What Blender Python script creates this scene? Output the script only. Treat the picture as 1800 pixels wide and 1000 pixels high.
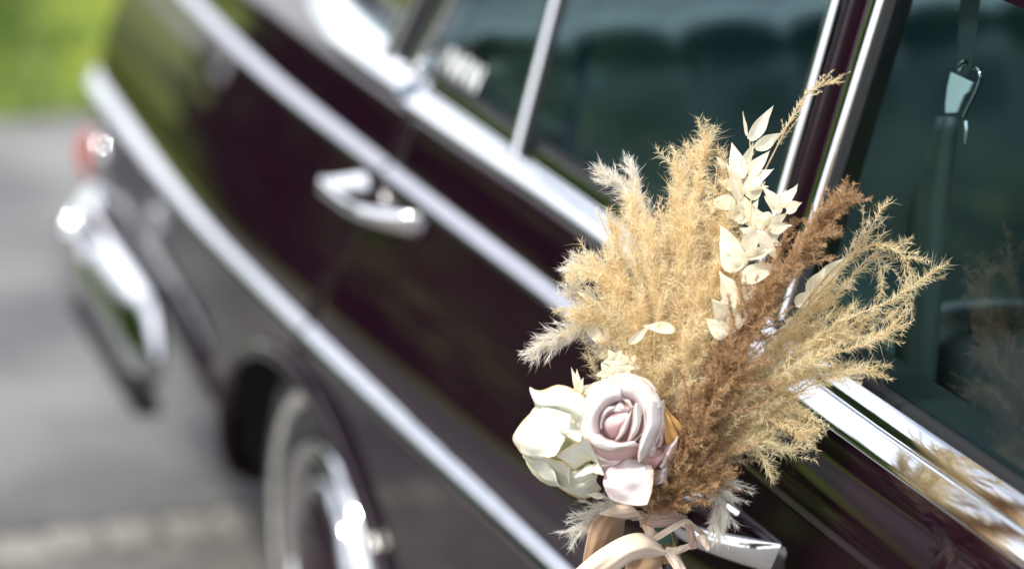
import bpy, math, random
import numpy as np
from mathutils import Matrix, Vector

random.seed(7); rng = np.random.default_rng(7)
for o in list(bpy.data.objects): bpy.data.objects.remove(o)
S = bpy.context.scene
COL = S.collection

# ------------------------------------------------------------------ camera
FPX = 6500.0                                   # focal length in pixels of an 1800 px wide frame
PHI = math.atan(1930 / FPX)                    # looking down
TH = math.atan(2490 * math.cos(PHI) / FPX)     # turned in towards the car from its length
cF = np.array([math.sin(TH) * math.cos(PHI), math.cos(TH) * math.cos(PHI), -math.sin(PHI)])
cR = np.array([math.cos(TH), -math.sin(TH), 0.0])
cU = np.cross(cR, cF)
CAM = np.array([-1.3977, -3.0978, 2.0663])
cam_d = bpy.data.cameras.new('camera'); cam = bpy.data.objects.new('camera', cam_d); COL.objects.link(cam)
m = Matrix.Identity(4)
for i in range(3):
    m[i][0] = cR[i]; m[i][1] = cU[i]; m[i][2] = -cF[i]; m[i][3] = CAM[i]
cam.matrix_world = m
cam_d.sensor_width = 36; cam_d.sensor_fit = 'HORIZONTAL'; cam_d.lens = 36 * FPX / 1800
cam_d.clip_start = 0.05; cam_d.clip_end = 2000
cam_d.dof.use_dof = True; cam_d.dof.focus_distance = 3.56; cam_d.dof.aperture_fstop = 2.1
cam_d.dof.aperture_blades = 0
S.camera = cam
S.render.resolution_x = 1024; S.render.resolution_y = 568

# ------------------------------------------------------------------ sky and sun
W = bpy.data.worlds.new('World'); S.world = W; W.use_nodes = True
nt = W.node_tree; nt.nodes.clear()
SUN_EL, SUN_AZ = math.radians(50), math.radians(-112)    # azimuth from +Y towards +X
wo = nt.nodes.new('ShaderNodeOutputWorld'); bg = nt.nodes.new('ShaderNodeBackground')
sky = nt.nodes.new('ShaderNodeTexSky'); sky.sky_type = 'NISHITA'; sky.sun_disc = False
sky.sun_elevation = SUN_EL; sky.sun_rotation = SUN_AZ; sky.air_density = 1.0; sky.dust_density = 2.5
tc = nt.nodes.new('ShaderNodeTexCoord'); mp = nt.nodes.new('ShaderNodeMapping'); mp.inputs['Scale'].default_value = (2, 2, 4.5)
nz = nt.nodes.new('ShaderNodeTexNoise'); nz.inputs['Scale'].default_value = 1.3; nz.inputs['Detail'].default_value = 7; nz.inputs['Roughness'].default_value = .58
cr = nt.nodes.new('ShaderNodeValToRGB'); cr.color_ramp.elements[0].position = .34; cr.color_ramp.elements[1].position = .56
mx = nt.nodes.new('ShaderNodeMixRGB'); mx.inputs['Color2'].default_value = (14.5, 14.8, 15.6, 1)
nt.links.new(tc.outputs['Generated'], mp.inputs[0]); nt.links.new(mp.outputs[0], nz.inputs[0]); nt.links.new(nz.outputs[0], cr.inputs[0])
nt.links.new(cr.outputs[0], mx.inputs['Fac']); nt.links.new(sky.outputs[0], mx.inputs['Color1']); nt.links.new(mx.outputs[0], bg.inputs[0])
bg.inputs[1].default_value = .12
nt.links.new(bg.outputs[0], wo.inputs[0])
sd = bpy.data.lights.new('sun', 'SUN'); sun = bpy.data.objects.new('sun', sd); COL.objects.link(sun)
sd.energy = 3.3; sd.angle = math.radians(6); sd.color = (1, .95, .86)
sv = Vector((math.sin(SUN_AZ) * math.cos(SUN_EL), math.cos(SUN_AZ) * math.cos(SUN_EL), math.sin(SUN_EL)))
sun.rotation_euler = sv.to_track_quat('Z', 'Y').to_euler()
S.view_settings.view_transform = 'Standard'; S.view_settings.look = 'None'
S.view_settings.exposure = 0.50; S.view_settings.gamma = 1

# ------------------------------------------------------------------ pixel helpers (1800x1000 frame -> place)
def ray(x, y): return cF + cR * (x - 900) / FPX + cU * (500 - y) / FPX
def dep(x, y, d): return CAM + d * ray(x, y)
def onX(x, y, X): d = ray(x, y); return CAM + d * (X - CAM[0]) / d[0]
def onY(x, y, Y): d = ray(x, y); return CAM + d * (Y - CAM[1]) / d[1]
GB, GZ, GK = .135, .925, .30                    # glass plane X = GB + GK (Z - GZ)
def gx(z): return GB + GK * (z - GZ)
def onG(x, y, off=0.0):
    d = ray(x, y); return CAM + d * (GB + off + GK * (CAM[2] - GZ) - CAM[0]) / (d[0] - GK * d[2])

# ------------------------------------------------------------------ materials
def nodes(name):
    m = bpy.data.materials.new(name); m.use_nodes = True
    return m, m.node_tree, m.node_tree.nodes['Principled BSDF']
def noise(nt, scale, detail=4, rough=.55, coord='Object', stretch=None):
    t = nt.nodes.new('ShaderNodeTexCoord'); n = nt.nodes.new('ShaderNodeTexNoise')
    n.inputs['Scale'].default_value = scale; n.inputs['Detail'].default_value = detail; n.inputs['Roughness'].default_value = rough
    if stretch:
        mp = nt.nodes.new('ShaderNodeMapping'); mp.inputs['Scale'].default_value = stretch
        nt.links.new(t.outputs[coord], mp.inputs[0]); nt.links.new(mp.outputs[0], n.inputs[0])
    else: nt.links.new(t.outputs[coord], n.inputs[0])
    return n
def ramp(nt, src, stops):
    r = nt.nodes.new('ShaderNodeValToRGB'); e = r.color_ramp.elements
    while len(e) < len(stops): e.new(.5)
    for k, (p, c) in enumerate(stops): e[k].position = p; e[k].color = (*c, 1)
    nt.links.new(src, r.inputs[0]); return r
def bump(nt, src, p, strength, dist):
    b = nt.nodes.new('ShaderNodeBump'); b.inputs['Strength'].default_value = strength; b.inputs['Distance'].default_value = dist
    nt.links.new(src, b.inputs['Height']); nt.links.new(b.outputs[0], p.inputs['Normal'])
def plain(name, col, rough=.5, metal=0, var=.12, scale=40, bmp=0, **kw):
    m, nt, p = nodes(name)
    n = noise(nt, scale)
    a = tuple(c * (1 - var) for c in col); b = tuple(min(1, c * (1 + var)) for c in col)
    r = ramp(nt, n.outputs[0], [(.3, a), (.7, b)])
    nt.links.new(r.outputs[0], p.inputs['Base Color'])
    p.inputs['Roughness'].default_value = rough; p.inputs['Metallic'].default_value = metal
    if bmp: bump(nt, n.outputs[0], p, bmp, .002)
    for k, v in kw.items(): p.inputs[k.replace('_', ' ')].default_value = v
    return m
M = {}
m, nt, p = nodes('car_paint')
n = noise(nt, 2.2, 3); r = ramp(nt, n.outputs[0], [(.3, (.0068, .0015, .0052)), (.7, (.0086, .0020, .0066))])
nt.links.new(r.outputs[0], p.inputs['Base Color']); p.inputs['Roughness'].default_value = .32
p.inputs['Coat Weight'].default_value = 1; p.inputs['Coat Roughness'].default_value = .03; p.inputs['Coat IOR'].default_value = 1.5; p.inputs['Specular IOR Level'].default_value = 0.0
n2 = noise(nt, 260, 2); b = nt.nodes.new('ShaderNodeBump'); b.inputs['Strength'].default_value = .012; b.inputs['Distance'].default_value = .0006
nt.links.new(n2.outputs[0], b.inputs['Height']); nt.links.new(b.outputs[0], p.inputs['Coat Normal'])
M['paint'] = m
m, nt, p = nodes('chrome')
p.inputs['Base Color'].default_value = (.70, .71, .735, 1); p.inputs['Metallic'].default_value = 1
n = noise(nt, 55, 5, .65, stretch=(1, .12, 1)); r = ramp(nt, n.outputs[0], [(.35, (.035,) * 3), (.75, (.13,) * 3)])
nt.links.new(r.outputs[0], p.inputs['Roughness']); bump(nt, n.outputs[0], p, .05, .0015)
M['chrome'] = m
M['dull_chrome'] = plain('dimmed_chrome', (.50, .51, .54), .10, 1, var=.08, scale=25)  # chrome with its base colour lowered, so the mirrored sky reads dimmer
M['rubber'] = plain('black_rubber', (.010, .011, .013), .75, bmp=.2, scale=120, Specular_IOR_Level=.2)
M['tyre'] = plain('tyre_rubber', (.022, .022, .025), .75, bmp=.3, scale=90)
M['whitewall'] = plain('whitewall_rubber', (.27, .265, .25), .65, var=.3)
M['underbody'] = plain('underbody_black', (.008, .008, .009), .9)
M['leather'] = plain('teal_leather', (.026, .058, .060), .34, bmp=.25, scale=160)
M['leather_dark'] = plain('dark_blue_leather', (.006, .011, .019), .45, bmp=.25, scale=160)
M['lining'] = plain('dark_door_lining', (.005, .009, .011), .8, bmp=.3, scale=160, Specular_IOR_Level=.25)
M['headlining'] = plain('grey_headlining', (.10, .12, .14), .9)
M['webbing'] = plain('seat_belt_webbing', (.020, .030, .032), .6, bmp=.3, scale=300)
M['red_lens'] = plain('red_lens', (.38, .035, .035), .2, Coat_Weight=1.0)
M['tongue'] = plain('sky_tinted_steel', (.75, .82, .82), .45, .6, var=.08)  # pale teal base colour paints in the sky's reflection
M['white_print'] = plain('white_print', (.8, .82, .84), .5, var=.03)
# window glass: a clear tinted sheet that mirrors more at grazing angles
m = bpy.data.materials.new('window_glass'); m.use_nodes = True; nt = m.node_tree; nt.nodes.clear()
o_ = nt.nodes.new('ShaderNodeOutputMaterial'); mix = nt.nodes.new('ShaderNodeMixShader'); tr = nt.nodes.new('ShaderNodeBsdfTransparent')
gl = nt.nodes.new('ShaderNodeBsdfGlossy'); ge = nt.nodes.new('ShaderNodeNewGeometry')
dt = nt.nodes.new('ShaderNodeVectorMath'); dt.operation = 'DOT_PRODUCT'; nt.links.new(ge.outputs['Incoming'], dt.inputs[0]); nt.links.new(ge.outputs['Normal'], dt.inputs[1])
def mth(op, a, b=None):
    q = nt.nodes.new('ShaderNodeMath'); q.operation = op
    for i, v in enumerate((a, b)):
        if v is None: continue
        if isinstance(v, (int, float)): q.inputs[i].default_value = v
        else: nt.links.new(v, q.inputs[i])
    return q.outputs[0]
c5 = mth('POWER', mth('SUBTRACT', 1.0, mth('ABSOLUTE', dt.outputs['Value'])), 5.0)
fres = mth('MINIMUM', mth('ADD', .042, mth('MULTIPLY', c5, .75)), 1.0)       # both faces of the sheet
tr.inputs[0].default_value = (.70, .86, .88, 1); gl.inputs['Roughness'].default_value = .01; gl.inputs[0].default_value = (.92, 1, 1, 1)
nt.links.new(fres, mix.inputs[0]); nt.links.new(tr.outputs[0], mix.inputs[1]); nt.links.new(gl.outputs[0], mix.inputs[2]); nt.links.new(mix.outputs[0], o_.inputs[0])
M['glass'] = m
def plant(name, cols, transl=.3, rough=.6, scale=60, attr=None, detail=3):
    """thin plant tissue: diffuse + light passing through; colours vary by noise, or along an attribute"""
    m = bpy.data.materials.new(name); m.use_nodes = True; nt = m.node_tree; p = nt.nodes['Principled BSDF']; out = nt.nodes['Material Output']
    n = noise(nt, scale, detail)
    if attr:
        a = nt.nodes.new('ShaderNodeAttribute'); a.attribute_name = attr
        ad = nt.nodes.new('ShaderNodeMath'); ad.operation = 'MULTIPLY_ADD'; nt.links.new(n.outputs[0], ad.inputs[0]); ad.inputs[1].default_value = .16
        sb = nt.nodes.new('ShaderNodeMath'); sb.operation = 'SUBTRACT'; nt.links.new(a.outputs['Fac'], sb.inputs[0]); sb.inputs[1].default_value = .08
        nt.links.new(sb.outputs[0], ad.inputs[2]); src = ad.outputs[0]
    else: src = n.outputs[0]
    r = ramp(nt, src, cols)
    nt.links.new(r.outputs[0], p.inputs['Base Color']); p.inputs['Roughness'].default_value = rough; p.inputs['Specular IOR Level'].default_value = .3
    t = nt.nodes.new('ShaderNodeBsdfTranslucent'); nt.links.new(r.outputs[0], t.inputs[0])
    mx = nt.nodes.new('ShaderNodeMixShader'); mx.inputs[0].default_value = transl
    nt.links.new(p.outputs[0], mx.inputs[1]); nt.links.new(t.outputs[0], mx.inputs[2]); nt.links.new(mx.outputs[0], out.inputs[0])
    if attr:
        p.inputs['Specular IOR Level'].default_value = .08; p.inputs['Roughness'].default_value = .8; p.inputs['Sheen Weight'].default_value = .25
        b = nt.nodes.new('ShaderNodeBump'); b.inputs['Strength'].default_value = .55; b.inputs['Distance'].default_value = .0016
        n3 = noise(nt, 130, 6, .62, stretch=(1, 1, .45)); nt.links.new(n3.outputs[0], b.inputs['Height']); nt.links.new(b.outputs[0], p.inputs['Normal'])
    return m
M['gold'] = plant('golden_dried_grass', [(.25, (.80, .62, .34)), (.5, (.87, .74, .48)), (.75, (.91, .84, .64))], .5, scale=35)
M['straw'] = plant('straw_dried_fern', [(.25, (.76, .62, .34)), (.5, (.85, .74, .48)), (.75, (.90, .83, .62))], .5, scale=30)
M['brown'] = plant('brown_dried_reed', [(.25, (.30, .17, .075)), (.5, (.47, .30, .16)), (.78, (.70, .51, .32))], .4, scale=70)
M['pampas'] = plant('white_pampas', [(.3, (.80, .74, .63)), (.6, (.87, .85, .79))], .45, scale=40)
M['cream'] = plant('cream_bleached_leaf', [(.30, (.70, .60, .39)), (.45, (.79, .73, .57)), (.7, (.83, .80, .69))], .45, .55, scale=5, detail=7)
M['twig'] = plant('dry_twig', [(.3, (.42, .28, .14)), (.7, (.60, .45, .27))], .1)
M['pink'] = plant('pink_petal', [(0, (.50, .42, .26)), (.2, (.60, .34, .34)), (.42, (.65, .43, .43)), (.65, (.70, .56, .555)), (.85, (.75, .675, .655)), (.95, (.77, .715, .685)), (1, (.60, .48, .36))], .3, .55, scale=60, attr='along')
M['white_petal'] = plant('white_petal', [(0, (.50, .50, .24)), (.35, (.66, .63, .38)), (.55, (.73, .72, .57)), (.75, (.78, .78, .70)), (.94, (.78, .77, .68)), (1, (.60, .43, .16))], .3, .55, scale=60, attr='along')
M['dry_leaf'] = plant('ochre_dry_petal', [(.3, (.38, .20, .06)), (.7, (.58, .37, .14))], .2)
M['green'] = plant('fresh_green', [(.3, (.22, .34, .04)), (.7, (.42, .52, .10))], .2)
M['tape'] = plain('green_floral_tape', (.06, .15, .11), .7)
def ribbon_mat(name, a, b):
    m, nt, p = nodes(name); n = noise(nt, 22, 5); r = ramp(nt, n.outputs[0], [(.3, a), (.7, b)])
    nt.links.new(r.outputs[0], p.inputs['Base Color']); p.inputs['Roughness'].default_value = .5; p.inputs['Sheen Weight'].default_value = .4
    n2 = noise(nt, 420, 2); bump(nt, n2.outputs[0], p, .35, .0006); return m
M['ribbon'] = ribbon_mat('pale_peach_ribbon', (.60, .45, .33), (.68, .54, .42))
M['ribbon_tan'] = ribbon_mat('tan_velvet_ribbon', (.27, .16, .085), (.38, .24, .14))
M['ribbon_rose'] = ribbon_mat('dusky_ribbon', (.30, .19, .14), (.42, .29, .22))
# ground
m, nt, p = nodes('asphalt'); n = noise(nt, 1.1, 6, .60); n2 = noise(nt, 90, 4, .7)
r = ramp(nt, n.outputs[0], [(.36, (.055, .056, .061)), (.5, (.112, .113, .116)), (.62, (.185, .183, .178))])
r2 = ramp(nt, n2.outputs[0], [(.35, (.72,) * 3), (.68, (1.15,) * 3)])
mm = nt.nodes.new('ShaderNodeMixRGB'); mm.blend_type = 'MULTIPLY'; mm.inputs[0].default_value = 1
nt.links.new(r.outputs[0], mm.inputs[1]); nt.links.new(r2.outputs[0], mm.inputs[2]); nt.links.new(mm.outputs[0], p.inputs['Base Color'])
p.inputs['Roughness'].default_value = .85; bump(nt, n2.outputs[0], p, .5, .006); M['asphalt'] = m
M['drive'] = plain('brown_grey_paving', (.112, .104, .096), .9, var=.3, scale=14, bmp=.5)
M['stone'] = plain('pale_kerb_stone', (.20, .19, .172), .85, var=.25, scale=9, bmp=.5)
M['turf'] = plain('turf', (.14, .19, .025), .95, var=.6, scale=2.2)
M['blade'] = plant('grass_blade', [(.36, (.05, .10, .010)), (.5, (.19, .28, .03)), (.62, (.44, .43, .09))], .35, scale=2.2)
M['leafage'] = plant('tree_leaf', [(.3, (.020, .045, .008)), (.7, (.055, .10, .02))], .25, scale=.8)
M['hedge_leaf'] = plant('hedge_leaf', [(.35, (.03, .07, .012)), (.65, (.15, .25, .055))], .3, scale=.5)
M['pale_leaf'] = plant('pale_leaf', [(.40, (.012, .03, .006)), (.5, (.09, .15, .03)), (.60, (.26, .36, .08))], .35, scale=.8, detail=2)
M['bark'] = plain('bark', (.09, .07, .05), .95, var=.3, scale=8, bmp=.6)

# ------------------------------------------------------------------ mesh helpers
def link(name, me, mat, parent=None, smooth=True):
    if mat and not me.materials: me.materials.append(M[mat])
    if smooth: me.polygons.foreach_set('use_smooth', np.ones(len(me.polygons), bool))
    o = bpy.data.objects.new(name, me); COL.objects.link(o)
    if parent:
        o.parent = parent
        if parent.type == 'EMPTY': o.matrix_parent_inverse = Matrix.Translation(-parent.location)
    return o
def mesh(name, v, f):
    me = bpy.data.meshes.new(name); me.from_pydata([tuple(map(float, p)) for p in v], [], f); me.update(); return me
def obj(name, v, f, mat, parent=None, smooth=True): return link(name, mesh(name, v, f), mat, parent, smooth)
def gridfaces(nr, nc, off=0, closed=False):
    F = []
    for i in range(nr - 1):
        for j in range(nc - (0 if closed else 1)):
            a = off + i * nc + j; b = off + i * nc + (j + 1) % nc
            F.append((a, b, b + nc, a + nc))
    return F
class MB:
    def __init__(s): s.v = []; s.f = []
    def grid(s, P, closed=False):
        P = np.asarray(P, float); off = len(s.v); s.v += [tuple(x) for x in P.reshape(-1, 3)]; s.f += gridfaces(P.shape[0], P.shape[1], off, closed); return s
    def fan(s, ring):
        off = len(s.v); s.v += [tuple(x) for x in ring]; s.f.append(tuple(range(off, off + len(ring)))); return s
    def box(s, lo, hi):
        x0, y0, z0 = lo; x1, y1, z1 = hi; o = len(s.v)
        s.v += [(x0, y0, z0), (x1, y0, z0), (x1, y1, z0), (x0, y1, z0), (x0, y0, z1), (x1, y0, z1), (x1, y1, z1), (x0, y1, z1)]
        s.f += [tuple(o + i for i in q) for q in ((0, 3, 2, 1), (4, 5, 6, 7), (0, 1, 5, 4), (1, 2, 6, 5), (2, 3, 7, 6), (3, 0, 4, 7))]; return s
    def tube(s, P, r, n=8, cap=True):
        P = np.asarray(P, float); r = np.broadcast_to(np.asarray(r, float), (len(P),)); T = np.gradient(P, axis=0); T /= np.linalg.norm(T, axis=1)[:, None] + 1e-12
        up = np.array([0, 0, 1.0]) if abs(T[0][2]) < .9 else np.array([1.0, 0, 0]); rows = []
        for i in range(len(P)):
            a = np.cross(T[i], up); a /= np.linalg.norm(a) + 1e-12; b = np.cross(a, T[i])
            ang = np.linspace(0, 2 * np.pi, n, endpoint=False)
            rows.append(P[i] + r[i] * (np.cos(ang)[:, None] * a + np.sin(ang)[:, None] * b))
        s.grid(np.array(rows), True)
        if cap: s.fan(rows[0][::-1]); s.fan(rows[-1])
        return s
    def build(s, name, mat, parent=None, smooth=True): return obj(name, s.v, s.f, mat, parent, smooth)
def bevel(o, w, seg=3, ang=30):
    b = o.modifiers.new('b', 'BEVEL'); b.width = w; b.segments = seg; b.limit_method = 'ANGLE'; b.angle_limit = math.radians(ang); return o
def spline(P, n):
    P = np.asarray(P, float); k = len(P)
    if k == 2: return P[0] + np.linspace(0, 1, n)[:, None] * (P[1] - P[0])
    Q = np.vstack([2 * P[0] - P[1], P, 2 * P[-1] - P[-2]]); out = []
    for t in np.linspace(0, k - 1 - 1e-9, n):
        i = int(t); u = t - i; a, b, c, d = Q[i:i + 4]
        out.append(.5 * ((2 * b) + (c - a) * u + (2 * a - 5 * b + 4 * c - d) * u * u + (3 * b - a - 3 * c + d) * u ** 3))
    return np.array(out)
def thing(name, label, cat, loc, group=None):
    o = bpy.data.objects.new(name, None); o.empty_display_size = .1; COL.objects.link(o); o.location = loc; tag(o, label, cat, group); return o
def tag(o, label, cat, group=None):
    o['label'] = label; o['category'] = cat
    if group: o['group'] = group
    return o
def struct(o): o['kind'] = 'structure'; return o
def stuff(o): o['kind'] = 'stuff'; return o
def sstep(a, b, x): t = np.clip((x - a) / (b - a), 0, 1); return t * t * (3 - 2 * t)

# ================================================================== GROUND
GZ0 = -.12
def sheet(name, x0, x1, y0, y1, z, mat, n=2):
    X, Y = np.meshgrid(np.linspace(x0, x1, n), np.linspace(y0, y1, n)); P = np.dstack([X, Y, np.full_like(X, z)])
    return struct(MB().grid(P).build(name, mat))
sheet('ground', -400, 400, -400, 400, GZ0 - .02, 'turf')
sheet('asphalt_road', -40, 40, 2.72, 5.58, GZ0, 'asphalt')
sheet('paved_drive', -40, 40, -40, 2.585, GZ0, 'drive')
kerb = sheet('kerb_bed', -40, 40, 2.58, 2.725, GZ0 - .006, 'drive')
lawn = sheet('lawn', -60, 60, 5.56, 60, GZ0 + .012, 'turf')
sm = None
for k in range(64):                                     # row of pale kerb stones let into the ground
    if k % 6 == 0:
        bmv = MB().box((-.044, -.046, -.04), (.044, .046, .008)); v = np.array(bmv.v); v[:, :2] += rng.normal(0, .006, (8, 2)); v[4:, 2] += rng.normal(0, .003, 4)
        sm = mesh('kerb_stone', v, bmv.f)
    o = link('kerb_stone', sm, 'stone', kerb, False); o.location = (-2.2 + k * .097 + random.uniform(-.006, .006), 2.652 + random.uniform(-.006, .006), GZ0 + random.uniform(-.004, .003))
    o.rotation_euler = (0, 0, random.choice([0, math.pi / 2, math.pi]) + random.uniform(-.04, .04))
    if k % 6 == 0: bevel(o, .012, 2)
    else: bevel(o, .012, 2)
def bristle_mesh(name, B, D, L, Wd, C=None):
    """tapered hair-like blades: base, direction, length, width, sideways curve"""
    N = len(B); L = np.broadcast_to(L, (N,)); Wd = np.broadcast_to(Wd, (N,)); D = D / (np.linalg.norm(D, axis=1)[:, None] + 1e-12)
    rnd = rng.normal(size=(N, 3)); sd_ = np.cross(D, rnd); sd_ /= np.linalg.norm(sd_, axis=1)[:, None] + 1e-12
    if C is None: C = np.zeros((N, 3))
    mid = B + D * (L * .55)[:, None] + C * (.3 * L)[:, None]; tip = B + D * L[:, None] + C * L[:, None]
    w = (Wd * .5)[:, None] * sd_
    V = np.stack([B - w, B + w, mid + w * .75, mid - w * .75, tip], 1).reshape(-1, 3)
    me = bpy.data.meshes.new(name); me.vertices.add(5 * N); me.vertices.foreach_set('co', V.ravel())
    base = (np.arange(N) * 5)[:, None]; idx = (base + np.array([[0, 1, 2, 3, 3, 2, 4]])).ravel()
    me.loops.add(7 * N); me.loops.foreach_set('vertex_index', idx)
    me.polygons.add(2 * N); st = (np.arange(N) * 7)[:, None] + np.array([[0, 4]]); me.polygons.foreach_set('loop_start', st.ravel())
    me.update(calc_edges=True); return me
# grass on the lawn: dense where the photograph looks, thinner around
N = 52000
gxp = np.concatenate([rng.uniform(-1.5, 5, 38000), rng.uniform(-14, 8, 14000)]); gyp = np.concatenate([5.54 + rng.power(1.0, 38000) * 6, 5.54 + rng.uniform(0, 14, 14000)])
B = np.stack([gxp, gyp, np.full(N, GZ0 + .01)], 1); D = rng.normal(0, .42, (N, 3)); D[:, 2] = 1
stuff(tag(link('grass', bristle_mesh('grass', B, D, rng.uniform(.04, .10, N), rng.uniform(.006, .012, N), rng.normal(0, .25, (N, 3)) * [1, 1, 0]), 'blade', None, False), 'bright green mown grass beyond the road behind the car', 'grass'))

# trees beyond the lawn: out of the frame, mirrored in the windows and the paint
def tree(x, y, h, cr_, label):
    t = thing('broadleaf_tree', label, 'tree', (x, y, GZ0), 'trees beyond the lawn')
    b = MB(); P = spline([(x, y, GZ0 - .1), (x + .1, y, h * .3), (x - .05, y + .1, h * .6), (x, y, h * .9)], 9); b.tube(P, np.linspace(.24, .04, 9), 9)
    tips = []
    for k in range(9):
        z = h * random.uniform(.2, .75); a = random.uniform(0, 6.28); l = cr_ * random.uniform(.6, .95)
        e = np.array([x + math.cos(a) * l, y + math.sin(a) * l, z + l * random.uniform(.2, .7)])
        b.tube(spline([(x, y, z), ((x + e[0]) / 2, (y + e[1]) / 2, z + .2 * l), e], 5), np.linspace(.09, .02, 5), 6); tips.append(e)
    b.build('trunk', 'bark', t)
    c = []
    for k in range(70):
        u = rng.normal(size=3); u /= np.linalg.norm(u); q = random.uniform(.35, 1) ** .6
        c.append((x + u[0] * cr_ * q, y + u[1] * cr_ * q, h * .52 + u[2] * h * .48 * q))
    c = np.array(c + tips); n = 9000; k = rng.integers(0, len(c), n)
    Bp = c[k] + rng.normal(0, .36, (n, 3)); Dd = rng.normal(size=(n, 3))
    link('crown', bristle_mesh('crown', Bp, Dd, rng.uniform(.26, .46, n), rng.uniform(.18, .32, n)), 'leafage', t, False)
for a in [(-7.4, 13.6, 9, 2.6, 'tall leafy tree nearest the road behind the car'), (-10.6, 12.4, 10, 3.0, 'broad leafy tree second in the row behind the car'),
          (-14.0, 11.0, 10, 3.2, 'broad leafy tree third in the row behind the car'), (-17.5, 9.0, 10, 3.2, 'leafy tree at the far end of the row by the road'),
          (-10.2, 18.0, 11, 3.2, 'leafy tree standing behind the first two of the row'), (-15.5, 17.0, 12, 3.6, 'tallest leafy tree at the back of the row')]: tree(*a)

def hedge(x0, x1, yc, h, d, n, mat, name, label):  # unseen rows, added only to set what paint and glass mirror
    hd = thing(name, label, 'hedge', ((x0 + x1) / 2, yc, GZ0)); hb = MB(); xc, hw = (x0 + x1) / 2, (x1 - x0) / 2
    for k in range(int((x1 - x0) / .45)):
        x = x0 + .2 + k * .45; hb.tube(spline([(x, yc, GZ0 - .05), (x + random.uniform(-.1, .1), yc, h * .5), (x + random.uniform(-.2, .2), yc, h * .85)], 5), np.linspace(.04, .01, 5), 5)
    hb.build('stems', 'bark', hd)
    q = rng.uniform(-1, 1, (n, 3)); ax_ = rng.integers(1, 3, n); q[np.arange(n), ax_] = np.sign(q[np.arange(n), ax_]) * rng.uniform(.75, 1.0, n)
    Bp = np.stack([xc + q[:, 0] * hw, yc + q[:, 1] * d, h / 2 + q[:, 2] * h / 2], 1) + rng.normal(0, .06, (n, 3))
    stuff(link('foliage', bristle_mesh('foliage', Bp, rng.normal(size=(n, 3)), rng.uniform(.07, .15, n), rng.uniform(.05, .09, n)), mat, hd, False))
    MB().grid(np.array([[(x, yc + .7 * d * math.cos(a), h * .48 + h * .44 * math.sin(a)) for a in np.linspace(0, 2 * math.pi, 16, endpoint=False)] for x in np.linspace(x0 + .1, x1 - .1, 4)]), True).build('inner_growth', 'leafage', hd)
hedge(-4.0, -1.0, 6.5, 2.0, .5, 14000, 'pale_leaf', 'added_reflection_shrub', 'light green shrub row out of frame, added to green the window reflections')
hedge(-13.0, -4.2, 6.8, 2.4, .6, 26000, 'leafage', 'added_reflection_hedge', 'dark green clipped hedge farther along the lawn left of the car')

# ================================================================== CAR
XM = .90                                                        # the car's middle plane
car = thing('vintage_car', 'dark maroon vintage saloon car with chrome trim, seen along its side', 'car', (XM, .4, GZ0))
# plan curve of the body side: u is the distance along it (= Y until the rear corner)
def pl(y): return .075 * .14 * np.log1p(np.exp((y - 1.98) / .14)) + .03 * np.clip((-.6 - y) / 1.4, 0, None) ** 2
_t = [(float(pl(y)), y) for y in np.linspace(-2.2, 2.98, 120)]
x0, y0 = _t[-1]; sl = math.atan(.075); ra = .20
for k in range(1, 15):
    a = sl + (math.pi / 2 - sl) * k / 14
    _t.append((x0 + ra * (math.cos(sl) - math.cos(a)), y0 + ra * (math.sin(a) - math.sin(sl))))
_t.append((XM, _t[-1][1])); PLAN = np.array(_t)
PU = np.concatenate([PLAN[:120, 1], 2.98 + np.cumsum(np.linalg.norm(np.diff(PLAN[119:], axis=0), axis=1))]); UEND = PU[-1]; YEND = PLAN[-1][1]
def plan(u):
    u = np.asarray(u, float); x = np.interp(u, PU, PLAN[:, 0]); y = np.interp(u, PU, PLAN[:, 1])
    e = .01; tx = np.interp(u + e, PU, PLAN[:, 0]) - np.interp(u - e, PU, PLAN[:, 0]); ty = np.interp(u + e, PU, PLAN[:, 1]) - np.interp(u - e, PU, PLAN[:, 1])
    l = np.hypot(tx, ty) + 1e-9; return x, y, ty / l, -tx / l            # inward normal = (ty, -tx)
def body(u, d, z):
    """point of the body at plan position u, pushed in by d, at height z"""
    x, y, nx, ny = plan(u); up = .022 * sstep(-.1, .9, np.asarray(u)) * sstep(.6, .85, np.asarray(z))
    d = d + up; return np.stack(np.broadcast_arrays(x + nx * d, y + ny * d, z), -1)
PROF = np.array([(.20, .932), (.14, .925), (.110, .914), (.093, .9045), (.081, .8950), (.075, .880), (.069, .850), (.064, .828), (.060, .815), (.052, .794), (.037, .75), (.0225, .70), (.0095, .64), (.000, .575), (-.001, .50), (.000, .42), (.004, .33), (.013, .25), (.026, .205), (.05, .19)])
_pz = PROF[::-1, 1]; _px = PROF[::-1, 0]
def inset(z): return np.interp(z, _pz, _px)
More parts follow.
